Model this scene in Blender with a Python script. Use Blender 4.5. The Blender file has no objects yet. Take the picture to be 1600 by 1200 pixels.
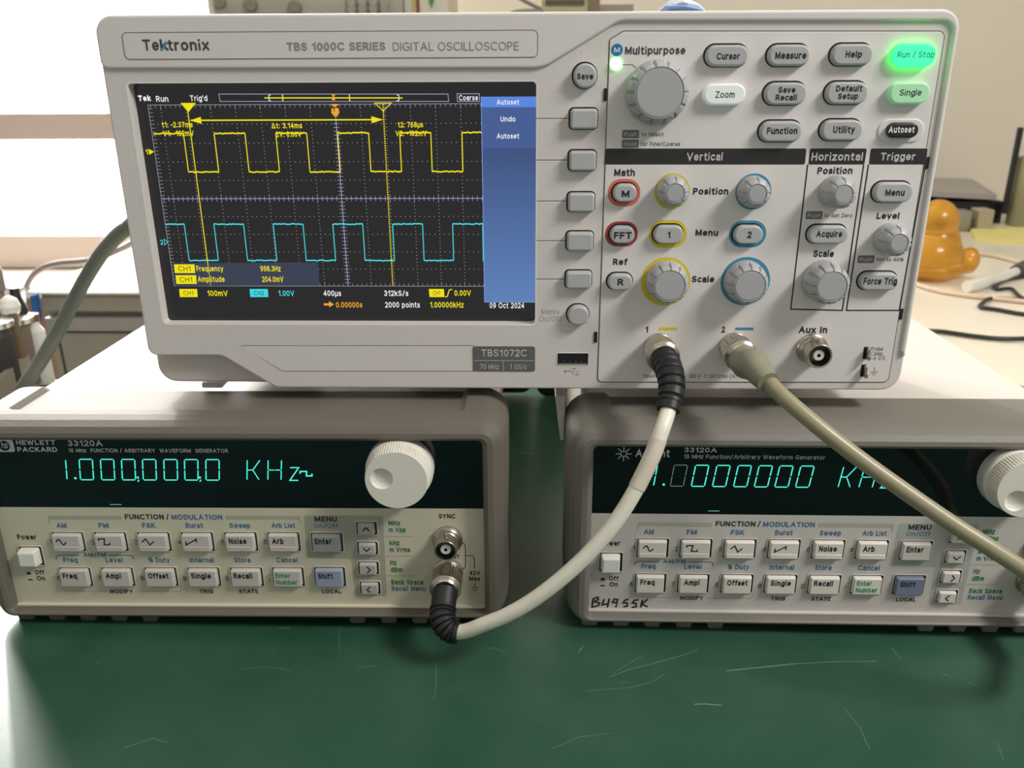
import bpy, bmesh, math, random
from math import sin, cos, pi, radians, sqrt, atan2
from mathutils import Vector, Matrix
from mathutils.geometry import tessellate_polygon
random.seed(4)
C = bpy.context.scene.collection
SC = bpy.context.scene
# ------------------------------------------------------------------ camera (world: x right, y away from the camera, z up; lengths below in mm)
FPX = 1290.0
CAM = Vector((4.145, -337.86, 124.61))
YAW, PITCH, ROLL = -0.0254034, 0.3474506, -0.0047220
FW = Vector((sin(YAW)*cos(PITCH), cos(YAW)*cos(PITCH), -sin(PITCH)))
R0 = Vector((cos(YAW), -sin(YAW), 0)); U0 = R0.cross(FW)
RT = R0*cos(ROLL) + U0*sin(ROLL); UP = U0*cos(ROLL) - R0*sin(ROLL)
MM = 0.001
cd = bpy.data.cameras.new('camera'); cam = bpy.data.objects.new('camera', cd); C.objects.link(cam)
cam.matrix_world = Matrix(((RT.x, UP.x, -FW.x, CAM.x*MM), (RT.y, UP.y, -FW.y, CAM.y*MM), (RT.z, UP.z, -FW.z, CAM.z*MM), (0, 0, 0, 1)))
cd.sensor_width = 36; cd.lens = 36*FPX/1600; cd.clip_start = 0.01; cd.clip_end = 50
cd.dof.use_dof = True; cd.dof.focus_distance = 0.345; cd.dof.aperture_fstop = 18
SC.camera = cam
SC.view_settings.view_transform = 'Standard'; SC.view_settings.look = 'None'
SC.view_settings.gamma = 1; SC.view_settings.use_curve_mapping = False; SC.view_settings.exposure = 0.0
# ------------------------------------------------------------------ light: even room light, one ceiling fixture to the right, daylight window (built further down)
w = bpy.data.worlds.new('world'); SC.world = w; w.use_nodes = True
w.node_tree.nodes['Background'].inputs[0].default_value = (1.0, 0.985, 0.965, 1)
w.node_tree.nodes['Background'].inputs[1].default_value = 0.37
def area(name, loc, target, sx, sy, power, col):
    l = bpy.data.lights.new(name, 'AREA'); l.shape = 'RECTANGLE'; l.size = sx; l.size_y = sy; l.energy = power; l.color = col
    o = bpy.data.objects.new(name, l); C.objects.link(o); o.location = loc
    o.rotation_euler = (Vector(target)-Vector(loc)).to_track_quat('-Z', 'Y').to_euler()
    return o
area('ceiling_light_area', (0.80, -0.41, 0.82), (0.05, 0, 0.05), 0.34, 0.18, 11.5, (1.0, 0.975, 0.945))
sl_ = bpy.data.lights.new('sun', 'SUN'); sl_.energy = 1.5; sl_.angle = radians(1.6); sl_.color = (1.0, 0.97, 0.96); sun = bpy.data.objects.new('sun', sl_); C.objects.link(sun)
sun.rotation_euler = Vector((.545*cos(radians(33)), -.838*cos(radians(33)), -sin(radians(33)))).to_track_quat('-Z', 'Y').to_euler()
# ------------------------------------------------------------------ photo pixel -> place
def ray(px, py): return FW*FPX + RT*(px-800) - UP*(py-600)
def at(px, py, Y):
    d = ray(px, py); return CAM + d*((Y-CAM.y)/d.y)
def atz(px, py, Z):
    d = ray(px, py); return CAM + d*((Z-CAM.z)/d.z)
class Frame:                       # a front panel: u right, v up, w out of the panel
    def __init__(s, x, y, z, yaw):
        s.o = Vector((x, y, z)); s.yaw = yaw; s.M = Matrix.Rotation(-yaw, 3, 'Z')
        s.c = s.M @ (CAM - s.o)
    def __call__(s, px, py, w=0.0):
        d = s.M @ ray(px, py); t = (-w - s.c.y)/d.y; p = s.c + d*t
        return (p.x, p.z)
    def world(s, u, v, w): return s.o + s.M.transposed() @ Vector((u, -w, v))
S = Frame(0, 0, 0, 0)
HPF = Frame(-121.5, -24, -104.5, radians(.5))
AGF = Frame(134.99, -19.91, -108.24, -0.0038)
# ------------------------------------------------------------------ materials
def lin(c):
    c = c/255.0
    return c/12.92 if c <= .04045 else ((c+.055)/1.055)**2.4
def rgb(t): return (lin(t[0]), lin(t[1]), lin(t[2]), 1)
MATS = {}
def mat(name, col, rough=.5, metal=0, bump=0, bscale=900, emit=None, es=0, coat=0, trans=0, vary=0, vscale=20, spec=.5):
    if name in MATS: return MATS[name]
    m = bpy.data.materials.new(name); m.use_nodes = True; nt = m.node_tree; b = nt.nodes['Principled BSDF']
    b.inputs['Base Color'].default_value = rgb(col); b.inputs['Roughness'].default_value = rough; b.inputs['Metallic'].default_value = metal
    b.inputs['Coat Weight'].default_value = coat; b.inputs['Transmission Weight'].default_value = trans
    b.inputs['Specular IOR Level'].default_value = spec
    if emit: b.inputs['Emission Color'].default_value = rgb(emit); b.inputs['Emission Strength'].default_value = es
    tc = None
    if bump or vary:
        tc = nt.nodes.new('ShaderNodeTexCoord')
    if bump:
        n = nt.nodes.new('ShaderNodeTexNoise'); n.inputs['Scale'].default_value = bscale; n.inputs['Detail'].default_value = 3
        nt.links.new(tc.outputs['Object'], n.inputs['Vector'])
        bp = nt.nodes.new('ShaderNodeBump'); bp.inputs['Strength'].default_value = bump; bp.inputs['Distance'].default_value = .0004
        nt.links.new(n.outputs['Fac'], bp.inputs['Height']); nt.links.new(bp.outputs['Normal'], b.inputs['Normal'])
    if vary:
        n = nt.nodes.new('ShaderNodeTexNoise'); n.inputs['Scale'].default_value = vscale; n.inputs['Detail'].default_value = 5
        nt.links.new(tc.outputs['Object'], n.inputs['Vector'])
        mx = nt.nodes.new('ShaderNodeMix'); mx.data_type = 'RGBA'
        a = rgb(col); mx.inputs['A'].default_value = tuple(x*(1-vary) for x in a[:3])+(1,); mx.inputs['B'].default_value = tuple(min(1, x*(1+vary)) for x in a[:3])+(1,)
        nt.links.new(n.outputs['Fac'], mx.inputs['Factor']); nt.links.new(mx.outputs['Result'], b.inputs['Base Color'])
    MATS[name] = m; return m
def glow(name, col, s=1.0):
    if name in MATS: return MATS[name]
    m = bpy.data.materials.new(name); m.use_nodes = True; nt = m.node_tree; nt.nodes.clear()
    e = nt.nodes.new('ShaderNodeEmission'); o = nt.nodes.new('ShaderNodeOutputMaterial')
    e.inputs[0].default_value = rgb(col); e.inputs[1].default_value = s; nt.links.new(e.outputs[0], o.inputs[0]); MATS[name] = m; return m
scope_p = mat('scope_plastic', (215, 208, 203), .55, bump=.22, bscale=1400)
scope_b = mat('scope_band_plastic', (218, 212, 207), .5, bump=.05, bscale=1400)
panel_p = mat('scope_panel_plastic', (222, 217, 213), .5, bump=.05, bscale=1400)
housing_p = mat('scope_housing_plastic', (206, 199, 192), .6, bump=.2, bscale=1200)
groove = mat('panel_groove', (120, 113, 105), .7)
groove_l = mat('panel_groove_painted_highlight', (232, 228, 222), .5)  # highlight painted as a pale line along grooves and the screen opening
btn_p = mat('button_grey', (178, 178, 178), .42)
knob_p = mat('knob_grey', (172, 173, 174), .4, bump=.06, bscale=2500)
dark = mat('gap_black', (14, 13, 14), .8)
ink = mat('ink_dark', (30, 28, 30), .7)
ink_g = mat('ink_grey', (118, 113, 110), .7)
ink_w = mat('ink_white', (225, 224, 220), .6)
hdr = mat('header_black', (38, 37, 38), .5)
badge = mat('badge_grey', (98, 97, 96), .5)
yel = mat('ring_yellow', (214, 196, 24), .5)
blu = mat('ring_blue', (62, 138, 172), .5)
red1 = mat('ring_salmon', (215, 108, 92), .5)
red2 = mat('ring_red', (165, 62, 54), .5)
tekblue = mat('logo_blue', (60, 150, 190), .5)
mblue = mat('multi_blue', (20, 112, 170), .5)
metal = mat('nickel', (190, 182, 168), .28, 1)
metal_d = mat('nickel_inside', (120, 116, 108), .4, 1)
white_pl = mat('dielectric_white', (225, 222, 214), .5)
brass = mat('pin_brass', (150, 105, 50), .4, 1)
glass = mat('display_glass', (5, 5, 6), .09, emit=(34, 32, 33), es=.75)
black_rub = mat('black_rubber', (24, 24, 26), .5)
# ------------------------------------------------------------------ mesh builder
class MB:
    def __init__(s, base=None): s.v = []; s.f = []; s.m = []; s.sm = []; s.mats = []; s.base = base   # base None: panel coordinates (u,v,w)
    def mi(s, m):
        if m not in s.mats: s.mats.append(m)
        return s.mats.index(m)
    def add(s, vs, fs, m, smooth=True):
        k = len(s.v); s.v += [tuple(p) for p in vs]; i = s.mi(m)
        for f in fs: s.f.append(tuple(k+j for j in f)); s.m.append(i); s.sm.append(smooth)
    def build(s, name, parent=None, label=None, sharp=34):
        me = bpy.data.meshes.new(name)
        if s.base is None: co = [(p[0]*MM, -p[2]*MM, p[1]*MM) for p in s.v]
        else: co = [((p[0]-s.base[0])*MM, (p[1]-s.base[1])*MM, (p[2]-s.base[2])*MM) for p in s.v]
        me.from_pydata(co, [], s.f)
        for m in s.mats: me.materials.append(m)
        me.polygons.foreach_set('material_index', s.m)
        bm = bmesh.new(); bm.from_mesh(me); bmesh.ops.recalc_face_normals(bm, faces=bm.faces[:]); bm.to_mesh(me); bm.free()
        me.polygons.foreach_set('use_smooth', s.sm); me.set_sharp_from_angle(angle=radians(sharp))
        o = bpy.data.objects.new(name, me); C.objects.link(o)
        if parent: o.parent = parent
        if label: o['label'] = label
        return o
    # --- shapes, panel coordinates
    def flat(s, loop, w, m, holes=()):
        loops = [list(loop)]+[list(h) for h in holes]
        tri = tessellate_polygon([[Vector((p[0], p[1], 0)) for p in l] for l in loops])
        s.add([(p[0], p[1], w) for l in loops for p in l], tri, m)
    def bridge(s, A, B, m):
        n = len(A); s.add(list(A)+list(B), [(i, (i+1) % n, n+(i+1) % n, n+i) for i in range(n)], m)
    def plate(s, loop, w0, w1, m, bevel=.4, holes=(), taper=0, hole_w=None, side=None, seg=3):
        side = side or m; top = loop
        if taper: top = offset(loop, -taper)
        rings = [[(p[0], p[1], w0) for p in loop]]
        if bevel:
            for k in range(seg+1):
                a = k/seg*pi/2; l = offset(top, -bevel*(1-cos(a)))
                rings.append([(p[0], p[1], w1-bevel+bevel*sin(a)) for p in l])
            face = offset(top, -bevel)
        else:
            rings.append([(p[0], p[1], w1) for p in top]); face = top
        for a, b in zip(rings, rings[1:]): s.bridge(a, b, side if a is rings[0] else m)
        s.flat(face, w1, m, holes)
        for h in holes:
            hw = w0 if hole_w is None else hole_w
            s.bridge([(p[0], p[1], w1) for p in h], [(p[0], p[1], hw) for p in h], m)
        s.flat(loop, w0, side, [] if hole_w is not None else holes)
    def lathe(s, cu, cv, prof, m, n=48, cap=True, rad=None):
        rings = []
        for k, (r, w) in enumerate(prof):
            rings.append([(cu+(r if rad is None else rad(k, r, 2*pi*i/n))*cos(2*pi*i/n), cv+(r if rad is None else rad(k, r, 2*pi*i/n))*sin(2*pi*i/n), w) for i in range(n)])
        for k, (a, b) in enumerate(zip(rings, rings[1:])): s.bridge(a, b, m if not isinstance(m, list) else m[k])
        if cap:
            mm_ = m if not isinstance(m, list) else m[-1]
            s.add(rings[-1], [tuple(range(n))], mm_)
    def stroke(s, pts, wd, w, m, closed=False):
        P = list(pts)+([pts[0]] if closed else []); n = len(P); out = []
        for i in range(n):
            a = Vector(P[max(i-1, 0)][:2]); b = Vector(P[i][:2]); c = Vector(P[min(i+1, n-1)][:2])
            if closed and i in (0, n-1): a = Vector(P[n-2][:2]); c = Vector(P[1][:2])
            d1 = (b-a); d2 = (c-b)
            if d1.length < 1e-9: d1 = d2
            if d2.length < 1e-9: d2 = d1
            d1 = d1.normalized(); d2 = d2.normalized(); t = (d1+d2)
            t = t.normalized() if t.length > 1e-6 else d1
            nn = Vector((-t.y, t.x)); k = max(.35, nn.dot(Vector((-d1.y, d1.x)))); out.append((b+nn*wd/2/k, b-nn*wd/2/k))
        vs = []
        for a, b in out: vs += [(a.x, a.y, w), (b.x, b.y, w)]
        s.add(vs, [(2*i, 2*i+1, 2*i+3, 2*i+2) for i in range(n-1)], m, False)
    def rect(s, u0, v0, u1, v1, w, m): s.add([(u0, v0, w), (u1, v0, w), (u1, v1, w), (u0, v1, w)], [(0, 1, 2, 3)], m)
    def text(s, F, t, xl, xr, yb, yc, w, m, bold=0.0, shear=0.0):
        vs, fs, x0, x1, ch = glyphs(t, bold, shear); ym = (yb+yc)/2; xm = (xl+xr)/2
        ul = F(xl, ym, w)[0]; ur = F(xr, ym, w)[0]; vb = F(xm, yb, w)[1]; vc = F(xm, yc, w)[1]
        s.add([(ul+(p[0]-x0)/(x1-x0)*(ur-ul), vb+p[1]/ch*(vc-vb), w+p[2]) for p in vs], fs, m, False)
    # --- shapes, any coordinates
    def box(s, a, b, m):
        x0, y0, z0 = a; x1, y1, z1 = b
        s.add([(x0, y0, z0), (x1, y0, z0), (x1, y1, z0), (x0, y1, z0), (x0, y0, z1), (x1, y0, z1), (x1, y1, z1), (x0, y1, z1)],
              [(0, 3, 2, 1), (4, 5, 6, 7), (0, 1, 5, 4), (1, 2, 6, 5), (2, 3, 7, 6), (3, 0, 4, 7)], m)
    def tube(s, pts, rad, m, n=20, sub=8, flatten=None, raw=False):
        P = [Vector(p) for p in pts]; R = list(rad) if isinstance(rad, (list, tuple)) else [rad]*len(P)
        if raw: Q, RR = P, R
        else:
            Q = []; RR = []
            for i in range(len(P)-1):
                p0 = P[i-1] if i else P[0]*2-P[1]; p1 = P[i]; p2 = P[i+1]; p3 = P[i+2] if i+2 < len(P) else P[-1]*2-P[-2]
                for k in range(sub):
                    t = k/sub
                    Q.append(.5*((2*p1)+(p2-p0)*t+(2*p0-5*p1+4*p2-p3)*t*t+(3*p1-p0-3*p2+p3)*t*t*t)); RR.append(R[i]*(1-t)+R[i+1]*t)
            Q.append(P[-1]); RR.append(R[-1])
        T = [(Q[min(i+1, len(Q)-1)]-Q[max(i-1, 0)]).normalized() for i in range(len(Q))]
        N = T[0].orthogonal().normalized() if flatten is None else (flatten-T[0]*flatten.dot(T[0])).normalized()
        rings = []
        for i, q in enumerate(Q):
            N = (N-T[i]*N.dot(T[i])).normalized(); B = T[i].cross(N)
            rings.append([q+N*RR[i]*(cos(2*pi*j/n)*(.45 if flatten is not None else 1))+B*RR[i]*sin(2*pi*j/n) for j in range(n)])
        for a, b in zip(rings, rings[1:]): s.bridge(a, b, m)
        s.add(rings[0], [tuple(range(n))], m); s.add(rings[-1], [tuple(range(n))], m)
        return Q
    def ring_tube(s, o, ax, prof, m, n=48, rad=None, up=None):   # lathe about any axis: prof = (radius, distance along the axis)
        ax = Vector(ax).normalized(); N = ax.orthogonal().normalized() if up is None else (Vector(up)-ax*Vector(up).dot(ax)).normalized(); B = ax.cross(N); o = Vector(o); rings = []
        for k, (r, t) in enumerate(prof):
            ring = []
            for i in range(n):
                a = 2*pi*i/n; rr = r if rad is None else rad(k, r, a); ring.append(o+ax*t+N*rr*cos(a)+B*rr*sin(a))
            rings.append(ring)
        for k, (a, b) in enumerate(zip(rings, rings[1:])): s.bridge(a, b, m if not isinstance(m, list) else m[k])
        s.add(rings[-1], [tuple(range(n))], m if not isinstance(m, list) else m[-1]); s.add(rings[0], [tuple(range(n))], m if not isinstance(m, list) else m[0])
def offset(loop, d):               # positive grows a counter-clockwise loop
    n = len(loop); out = []
    for i in range(n):
        a = Vector(loop[i-1][:2]); b = Vector(loop[i][:2]); c = Vector(loop[(i+1) % n][:2])
        d1 = (b-a).normalized() if (b-a).length > 1e-9 else (c-b).normalized(); d2 = (c-b).normalized() if (c-b).length > 1e-9 else d1
        n1 = Vector((d1.y, -d1.x)); n2 = Vector((d2.y, -d2.x)); k = n1+n2
        k = k/max(.3, k.dot(n1)) if k.length > 1e-6 else n1
        out.append((b.x+k.x*d, b.y+k.y*d))
    return out
def ccw(l):
    a = sum(l[i-1][0]*l[i][1]-l[i][0]*l[i-1][1] for i in range(len(l)))
    return l if a > 0 else l[::-1]
def rpoly(pts, r, seg=6):
    pts = ccw([tuple(p[:2]) for p in pts]) if not isinstance(r, (list, tuple)) else pts; n = len(pts); out = []
    for i in range(n):
        rr = r[i] if isinstance(r, (list, tuple)) else r
        b = Vector(pts[i]); a = (Vector(pts[i-1])-b); c = (Vector(pts[(i+1) % n])-b)
        if rr <= 0: out.append(tuple(b)); continue
        an = a.angle(c); t = min(rr/math.tan(an/2), a.length*.48, c.length*.48); rr2 = t*math.tan(an/2)
        p = b+a.normalized()*t; q = b+c.normalized()*t; cen = b+(a.normalized()+c.normalized()).normalized()*(rr2/sin(an/2))
        a0 = atan2(p.y-cen.y, p.x-cen.x); a1 = atan2(q.y-cen.y, q.x-cen.x); da = (a1-a0+pi) % (2*pi)-pi
        for k in range(seg+1): out.append((cen.x+rr2*cos(a0+da*k/seg), cen.y+rr2*sin(a0+da*k/seg)))
    return out
def rrect(cu, cv, wd, h, r, seg=6): return rpoly([(cu-wd/2, cv-h/2), (cu+wd/2, cv-h/2), (cu+wd/2, cv+h/2), (cu-wd/2, cv+h/2)], min(r, wd/2-.01, h/2-.01), seg)
def circ(cu, cv, r, n=40): return [(cu+r*cos(2*pi*i/n), cv+r*sin(2*pi*i/n)) for i in range(n)]
def box_px(F, xl, yt, xr, yb, w=0):   # pixel box -> centre, width, height on the panel
    xm = (xl+xr)/2; ym = (yt+yb)/2
    u0 = F(xl, ym, w)[0]; u1 = F(xr, ym, w)[0]; v1 = F(xm, yt, w)[1]; v0 = F(xm, yb, w)[1]
    return (u0+u1)/2, (v0+v1)/2, u1-u0, v1-v0
def arc(cx, cy, rx, ry, a0, a1, n=10):
    return [(cx+rx*cos(radians(a0+(a1-a0)*i/n)), cy+ry*sin(radians(a0+(a1-a0)*i/n))) for i in range(n+1)]
def ell(cx, cy, rx, ry): return arc(cx, cy, rx, ry, 0, 360, 20)
XH = .74
LET = {                                   # skeleton letters: width, strokes; capitals are 1 high
'A': (.78, [[(0, 0), (.39, 1), (.78, 0)], [(.14, .34), (.64, .34)]]), 'B': (.58, [[(0, .53), (.3, .53)]+arc(.32, .265, .26, .265, 90, -90)+[(0, 0), (0, 1), (.3, 1)]+arc(.3, .765, .23, .235, 90, -90)]),
'C': (.72, [arc(.42, .5, .42, .5, 48, 312, 18)]), 'D': (.68, [[(0, 0), (0, 1), (.25, 1)]+arc(.25, .5, .43, .5, 90, -90, 14)+[(0, 0)]]), 'E': (.5, [[(.52, 1), (0, 1), (0, 0), (.52, 0)], [(0, .52), (.46, .52)]]),
'F': (.48, [[(.5, 1), (0, 1), (0, 0)], [(0, .5), (.44, .5)]]), 'G': (.76, [arc(.42, .5, .42, .5, 48, 325, 18)+[(.76, .46), (.46, .46)]]), 'H': (.62, [[(0, 0), (0, 1)], [(.62, 0), (.62, 1)], [(0, .52), (.62, .52)]]),
'I': (.02, [[(0, 0), (0, 1)]]), 'J': (.4, [[(.4, 1), (.4, .25)]+arc(.2, .22, .2, .22, 0, -170)]), 'K': (.6, [[(0, 0), (0, 1)], [(.56, 1), (.02, .42)], [(.2, .6), (.62, 0)]]), 'L': (.46, [[(0, 1), (0, 0), (.46, 0)]]),
'M': (.8, [[(0, 0), (0, 1)], [(.8, 0), (.8, 1)], [(.04, .97), (.4, .1), (.76, .97)]]), 'N': (.64, [[(0, 0), (0, 1)], [(.64, 0), (.64, 1)], [(.03, .97), (.61, .03)]]), 'O': (.84, [ell(.42, .5, .42, .5)]),
'P': (.56, [[(0, 0), (0, 1), (.3, 1)]+arc(.3, .73, .26, .27, 90, -90)+[(0, .46)]]), 'Q': (.84, [ell(.42, .5, .42, .5), [(.5, .25), (.8, -.05)]]), 'R': (.6, [[(0, 0), (0, 1), (.3, 1)]+arc(.3, .74, .26, .26, 90, -90)+[(0, .48)], [(.3, .48), (.6, 0)]]),
'S': (.58, [arc(.29, .755, .27, .245, 25, 270, 12)+arc(.29, .26, .29, .25, 88, -155, 12)]), 'T': (.64, [[(0, 1), (.64, 1)], [(.32, 0), (.32, 1)]]), 'U': (.62, [[(0, 1), (0, .32)]+arc(.31, .31, .31, .31, 180, 360, 12)+[(.62, 1)]]),
'V': (.74, [[(0, 1), (.37, 0), (.74, 1)]]), 'W': (1.04, [[(0, 1), (.27, 0), (.52, .95), (.77, 0), (1.04, 1)]]), 'X': (.68, [[(0, 0), (.68, 1)], [(0, 1), (.68, 0)]]), 'Y': (.68, [[(0, 1), (.34, .48), (.68, 1)], [(.34, .48), (.34, 0)]]), 'Z': (.6, [[(0, 1), (.6, 1), (0, 0), (.6, 0)]]),
'a': (.47, [arc(.25, .52, .22, .22, 155, 0)+[(.47, 0)], [(.47, .43), (.26, .43)]+arc(.23, .215, .22, .215, 90, 270, 8)+[(.36, .03), (.47, .17)]]), 'b': (.54, [[(0, 0), (0, 1.03)], ell(.27, .37, .27, .37)]), 'c': (.46, [arc(.28, .37, .28, .37, 48, 312, 14)]),
'd': (.54, [[(.54, 0), (.54, 1.03)], ell(.27, .37, .27, .37)]), 'e': (.54, [[(.01, .37), (.54, .37)]+arc(.275, .37, .265, .37, 5, 312, 16)]), 'f': (.32, [[(.13, 0), (.13, .82)]+arc(.32, .83, .19, .19, 180, 85, 6), [(0, XH), (.3, XH)]]),
'g': (.54, [ell(.27, .38, .27, .36), [(.54, XH), (.54, -.08)]+arc(.28, -.07, .26, .2, 0, -150, 8)]), 'h': (.5, [[(0, 0), (0, 1.03)], [(0, .42)]+arc(.25, .46, .25, .28, 180, 0)+[(.5, 0)]]), 'i': (.02, [[(0, 0), (0, .64)], [(0, 1.02), (0, 1.03)]]), 'j': (.1, [[(.1, XH), (.1, -.2)], [(.1, .98), (.1, 1)]]),
'k': (.46, [[(0, 0), (0, 1.03)], [(.44, XH), (.03, .31)], [(.17, .45), (.48, 0)]]), 'l': (.02, [[(0, 0), (0, 1.03)]]), 'm': (.84, [[(0, 0), (0, XH)], [(0, .42)]+arc(.21, .48, .21, .26, 180, 0)+[(.42, 0)], [(.42, .42)]+arc(.63, .48, .21, .26, 180, 0)+[(.84, 0)]]),
'n': (.5, [[(0, 0), (0, XH)], [(0, .42)]+arc(.25, .46, .25, .28, 180, 0)+[(.5, 0)]]), 'o': (.56, [ell(.28, .37, .28, .37)]), 'p': (.54, [[(0, -.28), (0, XH)], ell(.27, .37, .27, .37)]), 'q': (.54, [[(.54, -.28), (.54, XH)], ell(.27, .37, .27, .37)]),
'r': (.3, [[(0, 0), (0, XH)], [(0, .42)]+arc(.27, .45, .27, .28, 180, 85)]), 's': (.42, [arc(.21, .555, .19, .185, 25, 270, 10)+arc(.21, .19, .21, .185, 88, -155, 10)]), 't': (.32, [[(.13, .95), (.13, .2)]+arc(.31, .19, .18, .19, 180, 275, 6), [(0, XH), (.32, XH)]]),
'u': (.5, [[(.5, 0), (.5, XH)], [(0, XH), (0, .28)]+arc(.25, .28, .25, .28, 180, 360)]), 'v': (.52, [[(0, XH), (.26, 0), (.52, XH)]]), 'w': (.78, [[(0, XH), (.2, 0), (.39, .7), (.58, 0), (.78, XH)]]), 'x': (.5, [[(0, 0), (.5, XH)], [(0, XH), (.5, 0)]]), 'y': (.52, [[(0, XH), (.27, .03)], [(.52, XH), (.2, -.2), (.06, -.26)]]), 'z': (.46, [[(0, XH), (.46, XH), (0, 0), (.46, 0)]]),
'0': (.54, [ell(.27, .5, .27, .5)]), '1': (.3, [[(.02, .78), (.2, .9), (.28, 1), (.28, 0)]]), '2': (.52, [arc(.26, .72, .25, .28, 165, -25, 10)+[(.4, .47), (.0, 0), (.53, 0)]]), '3': (.52, [arc(.25, .755, .23, .245, 150, -85, 10)+arc(.25, .265, .27, .265, 85, -155, 10)]), '4': (.56, [[(.42, 0), (.42, 1), (0, .28), (.56, .28)]]),
'5': (.52, [[(.48, 1), (.1, 1), (.04, .5)]+arc(.25, .32, .27, .32, 125, -155, 12)]), '6': (.54, [ell(.27, .31, .27, .31), arc(.36, .4, .36, .6, 180, 75, 8)]), '7': (.52, [[(0, 1), (.52, 1), (.18, 0)]]), '8': (.54, [ell(.27, .76, .23, .24), ell(.27, .26, .27, .26)]), '9': (.54, [ell(.27, .69, .27, .31), arc(.18, .6, .36, .6, 0, -105, 8)]),
'.': (.02, [[(0, 0), (0, .02)]]), ',': (.06, [[(.05, .03), (0, -.16)]]), ':': (.02, [[(0, 0), (0, .02)], [(0, .6), (0, .62)]]), '/': (.36, [[(0, -.05), (.36, 1.05)]]), '-': (.28, [[(0, .4), (.28, .4)]]), "'": (.02, [[(0, 1.03), (0, .78)]]), '~': (.5, [[(0, .38), (.12, .48), (.25, .42), (.38, .36), (.5, .46)]]),
'%': (.9, [ell(.18, .76, .18, .24), ell(.72, .24, .18, .24), [(.2, 0), (.7, 1)]]), '\u00b1': (.5, [[(.25, .3), (.25, .9)], [(0, .6), (.5, .6)], [(0, 0), (.5, 0)]]), '\u00b5': (.5, [[(0, -.28), (0, XH)], [(.5, 0), (.5, XH)], [(0, .28)]+arc(.25, .28, .25, .28, 180, 360)]), '\u0394': (.74, [[(0, 0), (.37, 1), (.74, 0), (0, 0)]]), ' ': (.16, [])}
def keybox(F, x0, y0, x1, y1, h, tp):
    # the photo shows a raised key's top face plus the walls nearest the middle of the picture: give back its footprint
    xm = (x0+x1)/2; ym = (y0+y1)/2
    if xm > 833: ul = F(x0, ym, 0)[0]; ur = F(x1, ym, h)[0]+tp
    else: ul = F(x0, ym, h)[0]-tp; ur = F(x1, ym, 0)[0]
    if ym > 134: vt = F(xm, y0, 0)[1]; vb = F(xm, y1, h)[1]-tp
    else: vt = F(xm, y0, h)[1]+tp; vb = F(xm, y1, 0)[1]
    return (ul+ur)/2, (vt+vb)/2, ur-ul, vt-vb
def ramp(q, k0):                       # strokes that cross themselves stay layered
    for j in range(k0, len(q.v)): p = q.v[j]; q.v[j] = (p[0], p[1], p[2]+((j-k0)//2)*.0003)
_gl = {}
def glyphs(t, bold, shear):
    k = (t, bold, shear)
    if k in _gl: return _gl[k]
    th = max(.075, .135+bold*2.9); q = MB(); x = 0; lay = 0
    for ch in t:
        wd, st = LET.get(ch, LET['o'])
        for pl in st:
            P = [(x+a, th/2+b*(1-th)) for a, b in pl]
            lay += .008; k0 = len(q.v)
            if (Vector(P[0])-Vector(P[-1])).length < 1e-6 and len(P) > 3: q.stroke(P[:-1], th, lay, ink, True); ramp(q, k0); continue
            for e in (0, -1):
                a = Vector(P[e]); b = Vector(P[1 if e == 0 else -2]); d = a-b
                if d.length > 1e-6: P[e] = tuple(a+d.normalized()*th/2)
            q.stroke(P, th, lay, ink); ramp(q, k0)
        x += wd+.17+th
    vs = [(p[0]+p[1]*shear, p[1], p[2] % .064) for p in q.v]
    r = (vs, q.f, min(p[0] for p in vs), max(p[0] for p in vs), 1.0); _gl[k] = r; return r
def tag(o, label=None, cat=None, group=None, kind=None):
    if label: o['label'] = label
    if cat: o['category'] = cat
    if group: o['group'] = group
    if kind: o['kind'] = kind
    return o
def thing(name, label, cat, loc=(0, 0, 0), yaw=0, group=None):
    o = bpy.data.objects.new(name, None); C.objects.link(o); o.location = (loc[0]*MM, loc[1]*MM, loc[2]*MM); o.rotation_euler = (0, 0, yaw)
    o.empty_display_size = .02
    return tag(o, label, cat, group)
def BENCH(x): return -106.27-.01458*x      # the bench runs very slightly downhill to the right
# ================================================================== setting
WALL_Y = 1450; FLOOR = -860; CEIL = 2050
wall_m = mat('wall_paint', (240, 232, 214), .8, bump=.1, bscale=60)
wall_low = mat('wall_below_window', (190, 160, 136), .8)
frame_m = mat('window_frame_beige', (196, 178, 166), .5)
floor_m = mat('floor_vinyl', (150, 145, 138), .4, vary=.1, vscale=6)
def wbox(name, a, b, m, parent=None, kind=None, label=None):
    q = MB((0, 0, 0)); q.box(a, b, m); o = q.build(name, parent)
    if kind: o['kind'] = kind
    if label: o['label'] = label
    return o
wbox('floor', (-2600, -2200, FLOOR-20), (2600, WALL_Y+100, FLOOR), floor_m, kind='structure')
zs = at(60, 366, WALL_Y).z; zt = 1800; xl = -1750; xr = at(545, 100, WALL_Y).x
q = MB((0, 0, 0))
q.box((xr, WALL_Y, FLOOR), (2600, WALL_Y+90, CEIL), wall_m); q.box((-2600, WALL_Y, zt), (xr, WALL_Y+90, CEIL), wall_m)
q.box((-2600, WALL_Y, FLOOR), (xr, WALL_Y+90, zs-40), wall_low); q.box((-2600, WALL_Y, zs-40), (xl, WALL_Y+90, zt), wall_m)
q.build('wall_back')['kind'] = 'structure'
q = MB((0, 0, 0)); q.box((-2600, -2200, CEIL), (2600, WALL_Y+90, CEIL+30), mat('ceiling_paint', (232, 228, 220), .9)); q.build('ceiling')['kind'] = 'structure'
win = bpy.data.objects.new('window_1', None); C.objects.link(win); win['kind'] = 'structure'
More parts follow.
